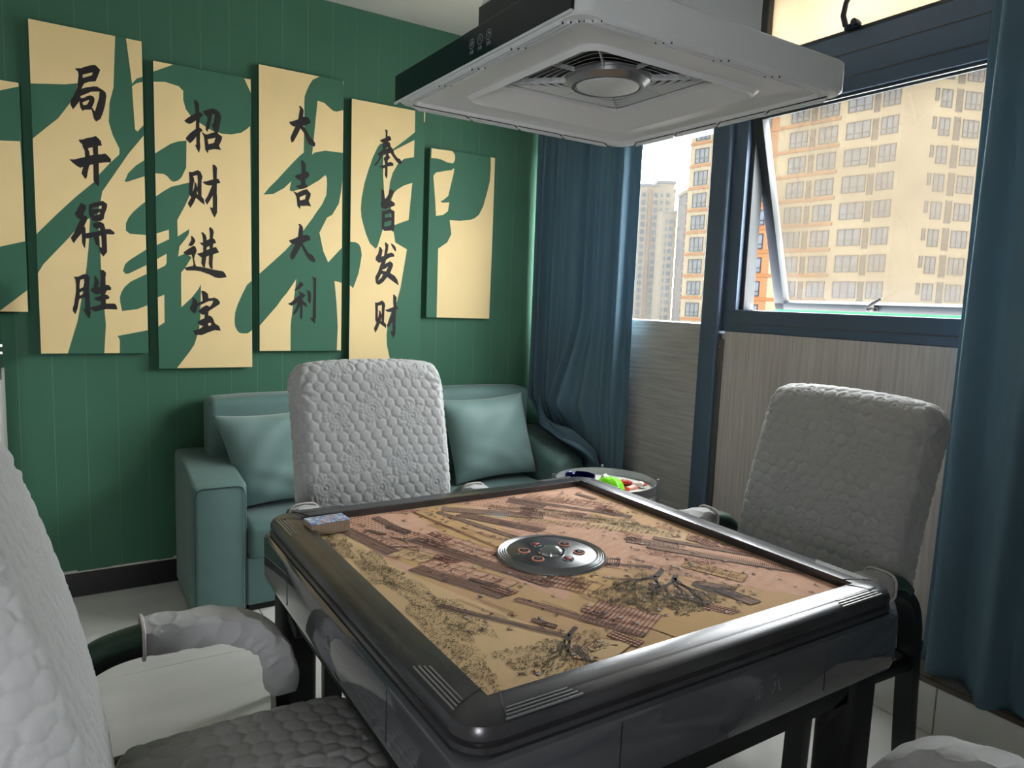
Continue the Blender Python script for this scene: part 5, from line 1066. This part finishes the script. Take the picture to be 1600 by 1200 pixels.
def lump(w_, d_, h_, seed, pinch=.0):
    n_ = 18; r = random.Random(seed); b = bmesh.new(); bmesh.ops.create_grid(b, x_segments=n_, y_segments=n_, size=.5)
    ph = [r.uniform(0, 6) for _ in range(4)]
    for v in b.verts:
        x, y = v.co.x*2, v.co.y*2; p = (1-abs(x)**4)**.5*(1-abs(y)**4)**.5 if max(abs(x), abs(y)) < 1 else 0
        z = h_*p*(1+.10*math.sin(4*x+ph[0])+.10*math.sin(5*y+ph[1])+.05*math.sin(9*(x+y)+ph[2]))+.001
        v.co = Vector((x*w_/2*(1-pinch*abs(y)), y*d_/2, z))
    r_ = bmesh.ops.extrude_face_region(b, geom=b.faces[:])
    for g_ in r_['geom']:
        if isinstance(g_, bmesh.types.BMVert): g_.co.z = 0
    bmesh.ops.recalc_face_normals(b, faces=b.faces); mb = MB(); mb.add(b); return mb
lump(.125, .09, .042, 3, .25).build('wrapper', m_pack, gp, smooth=60)
o = lump(.07, .045, .046, 5, .3).build('film_end', m_packw, gp, smooth=60); o.location = (-.018, .026, .0)
o = MB().obox((.022, -.0455, .0195), (.030, .0012, .017), (.75, 0, 0), bev=.0004).build('print', m_packd, gp)
text_mesh('C6', .012, 'lettering', m_packw, gp, Matrix.Translation((.022, -.0468, .0192)) @ Matrix.Rotation(PI/2-.15, 4, 'X'))
m_snr = mat('red_print_wrapper', S(196, 44, 52), .35); m_snw = mat('clear_white_wrapper', S(222, 206, 200), .3); m_snp = mat('pink_wrapper', S(214, 150, 134), .4)
snl = ['red and white snack sachet nearest the green pack on the side table', 'red and white snack sachet lying on top of the small heap on the side table', 'pinkish snack sachet at the front of the heap on the side table', 'red tipped snack sachet at the right end of the heap on the side table', 'white snack sachet at the back of the heap on the side table']
for k, (x, y, rz, z, m_) in enumerate([(-.54, -1.185, .3, 0, m_snw), (-.52, -1.215, -.4, .014, m_snr), (-.515, -1.255, .1, 0, m_snp), (-.475, -1.25, -.8, .010, m_snw), (-.485, -1.195, .9, 0, m_snw)]):
    s_ = thing('snack_sachet', snl[k], 'snack', (x, y, zs+z), rz, 'snack sachets on the side table')
    lump(.06, .032, .013, 20+k, .1).build('sachet', m_, s_, smooth=60)
    MB().obox((.031, 0, .006), (.014, .033, .0012), (0, .5, 0)).obox((-.031, 0, .006), (.014, .033, .0012), (0, -.5, 0)).build('sealed_end', m_snr, s_, smooth=0)

# ------------------------------------------------------------ left edge: white cabinet with steel handle
m_cab = mat('white_cabinet', S(196, 194, 190), .35)
cb_ = thing('cabinet', 'narrow white appliance cabinet at the left edge against the green wall', 'cabinet', (-2.93, -.03, 0))
MB().box(-.29, .29, -.34, 0, .02, .97, bev=.006).build('body', m_cab, cb_)
MB().box(.275, .292, -.36, -.345, .10, 1.20, bev=.003).build('front_trim', m_cab, cb_)
MB().box(-.28, .286, -.345, -.02, .97, 1.28, bev=.004).build('glass_top', m_glassblack, cb_)
MB().box(.286, .298, -.345, -.325, .96, 1.30, bev=.002).box(.286, .305, -.35, -.31, 1.05, 1.058).box(.286, .305, -.35, -.31, 1.075, 1.083).build('handle', m_chrome, cb_)
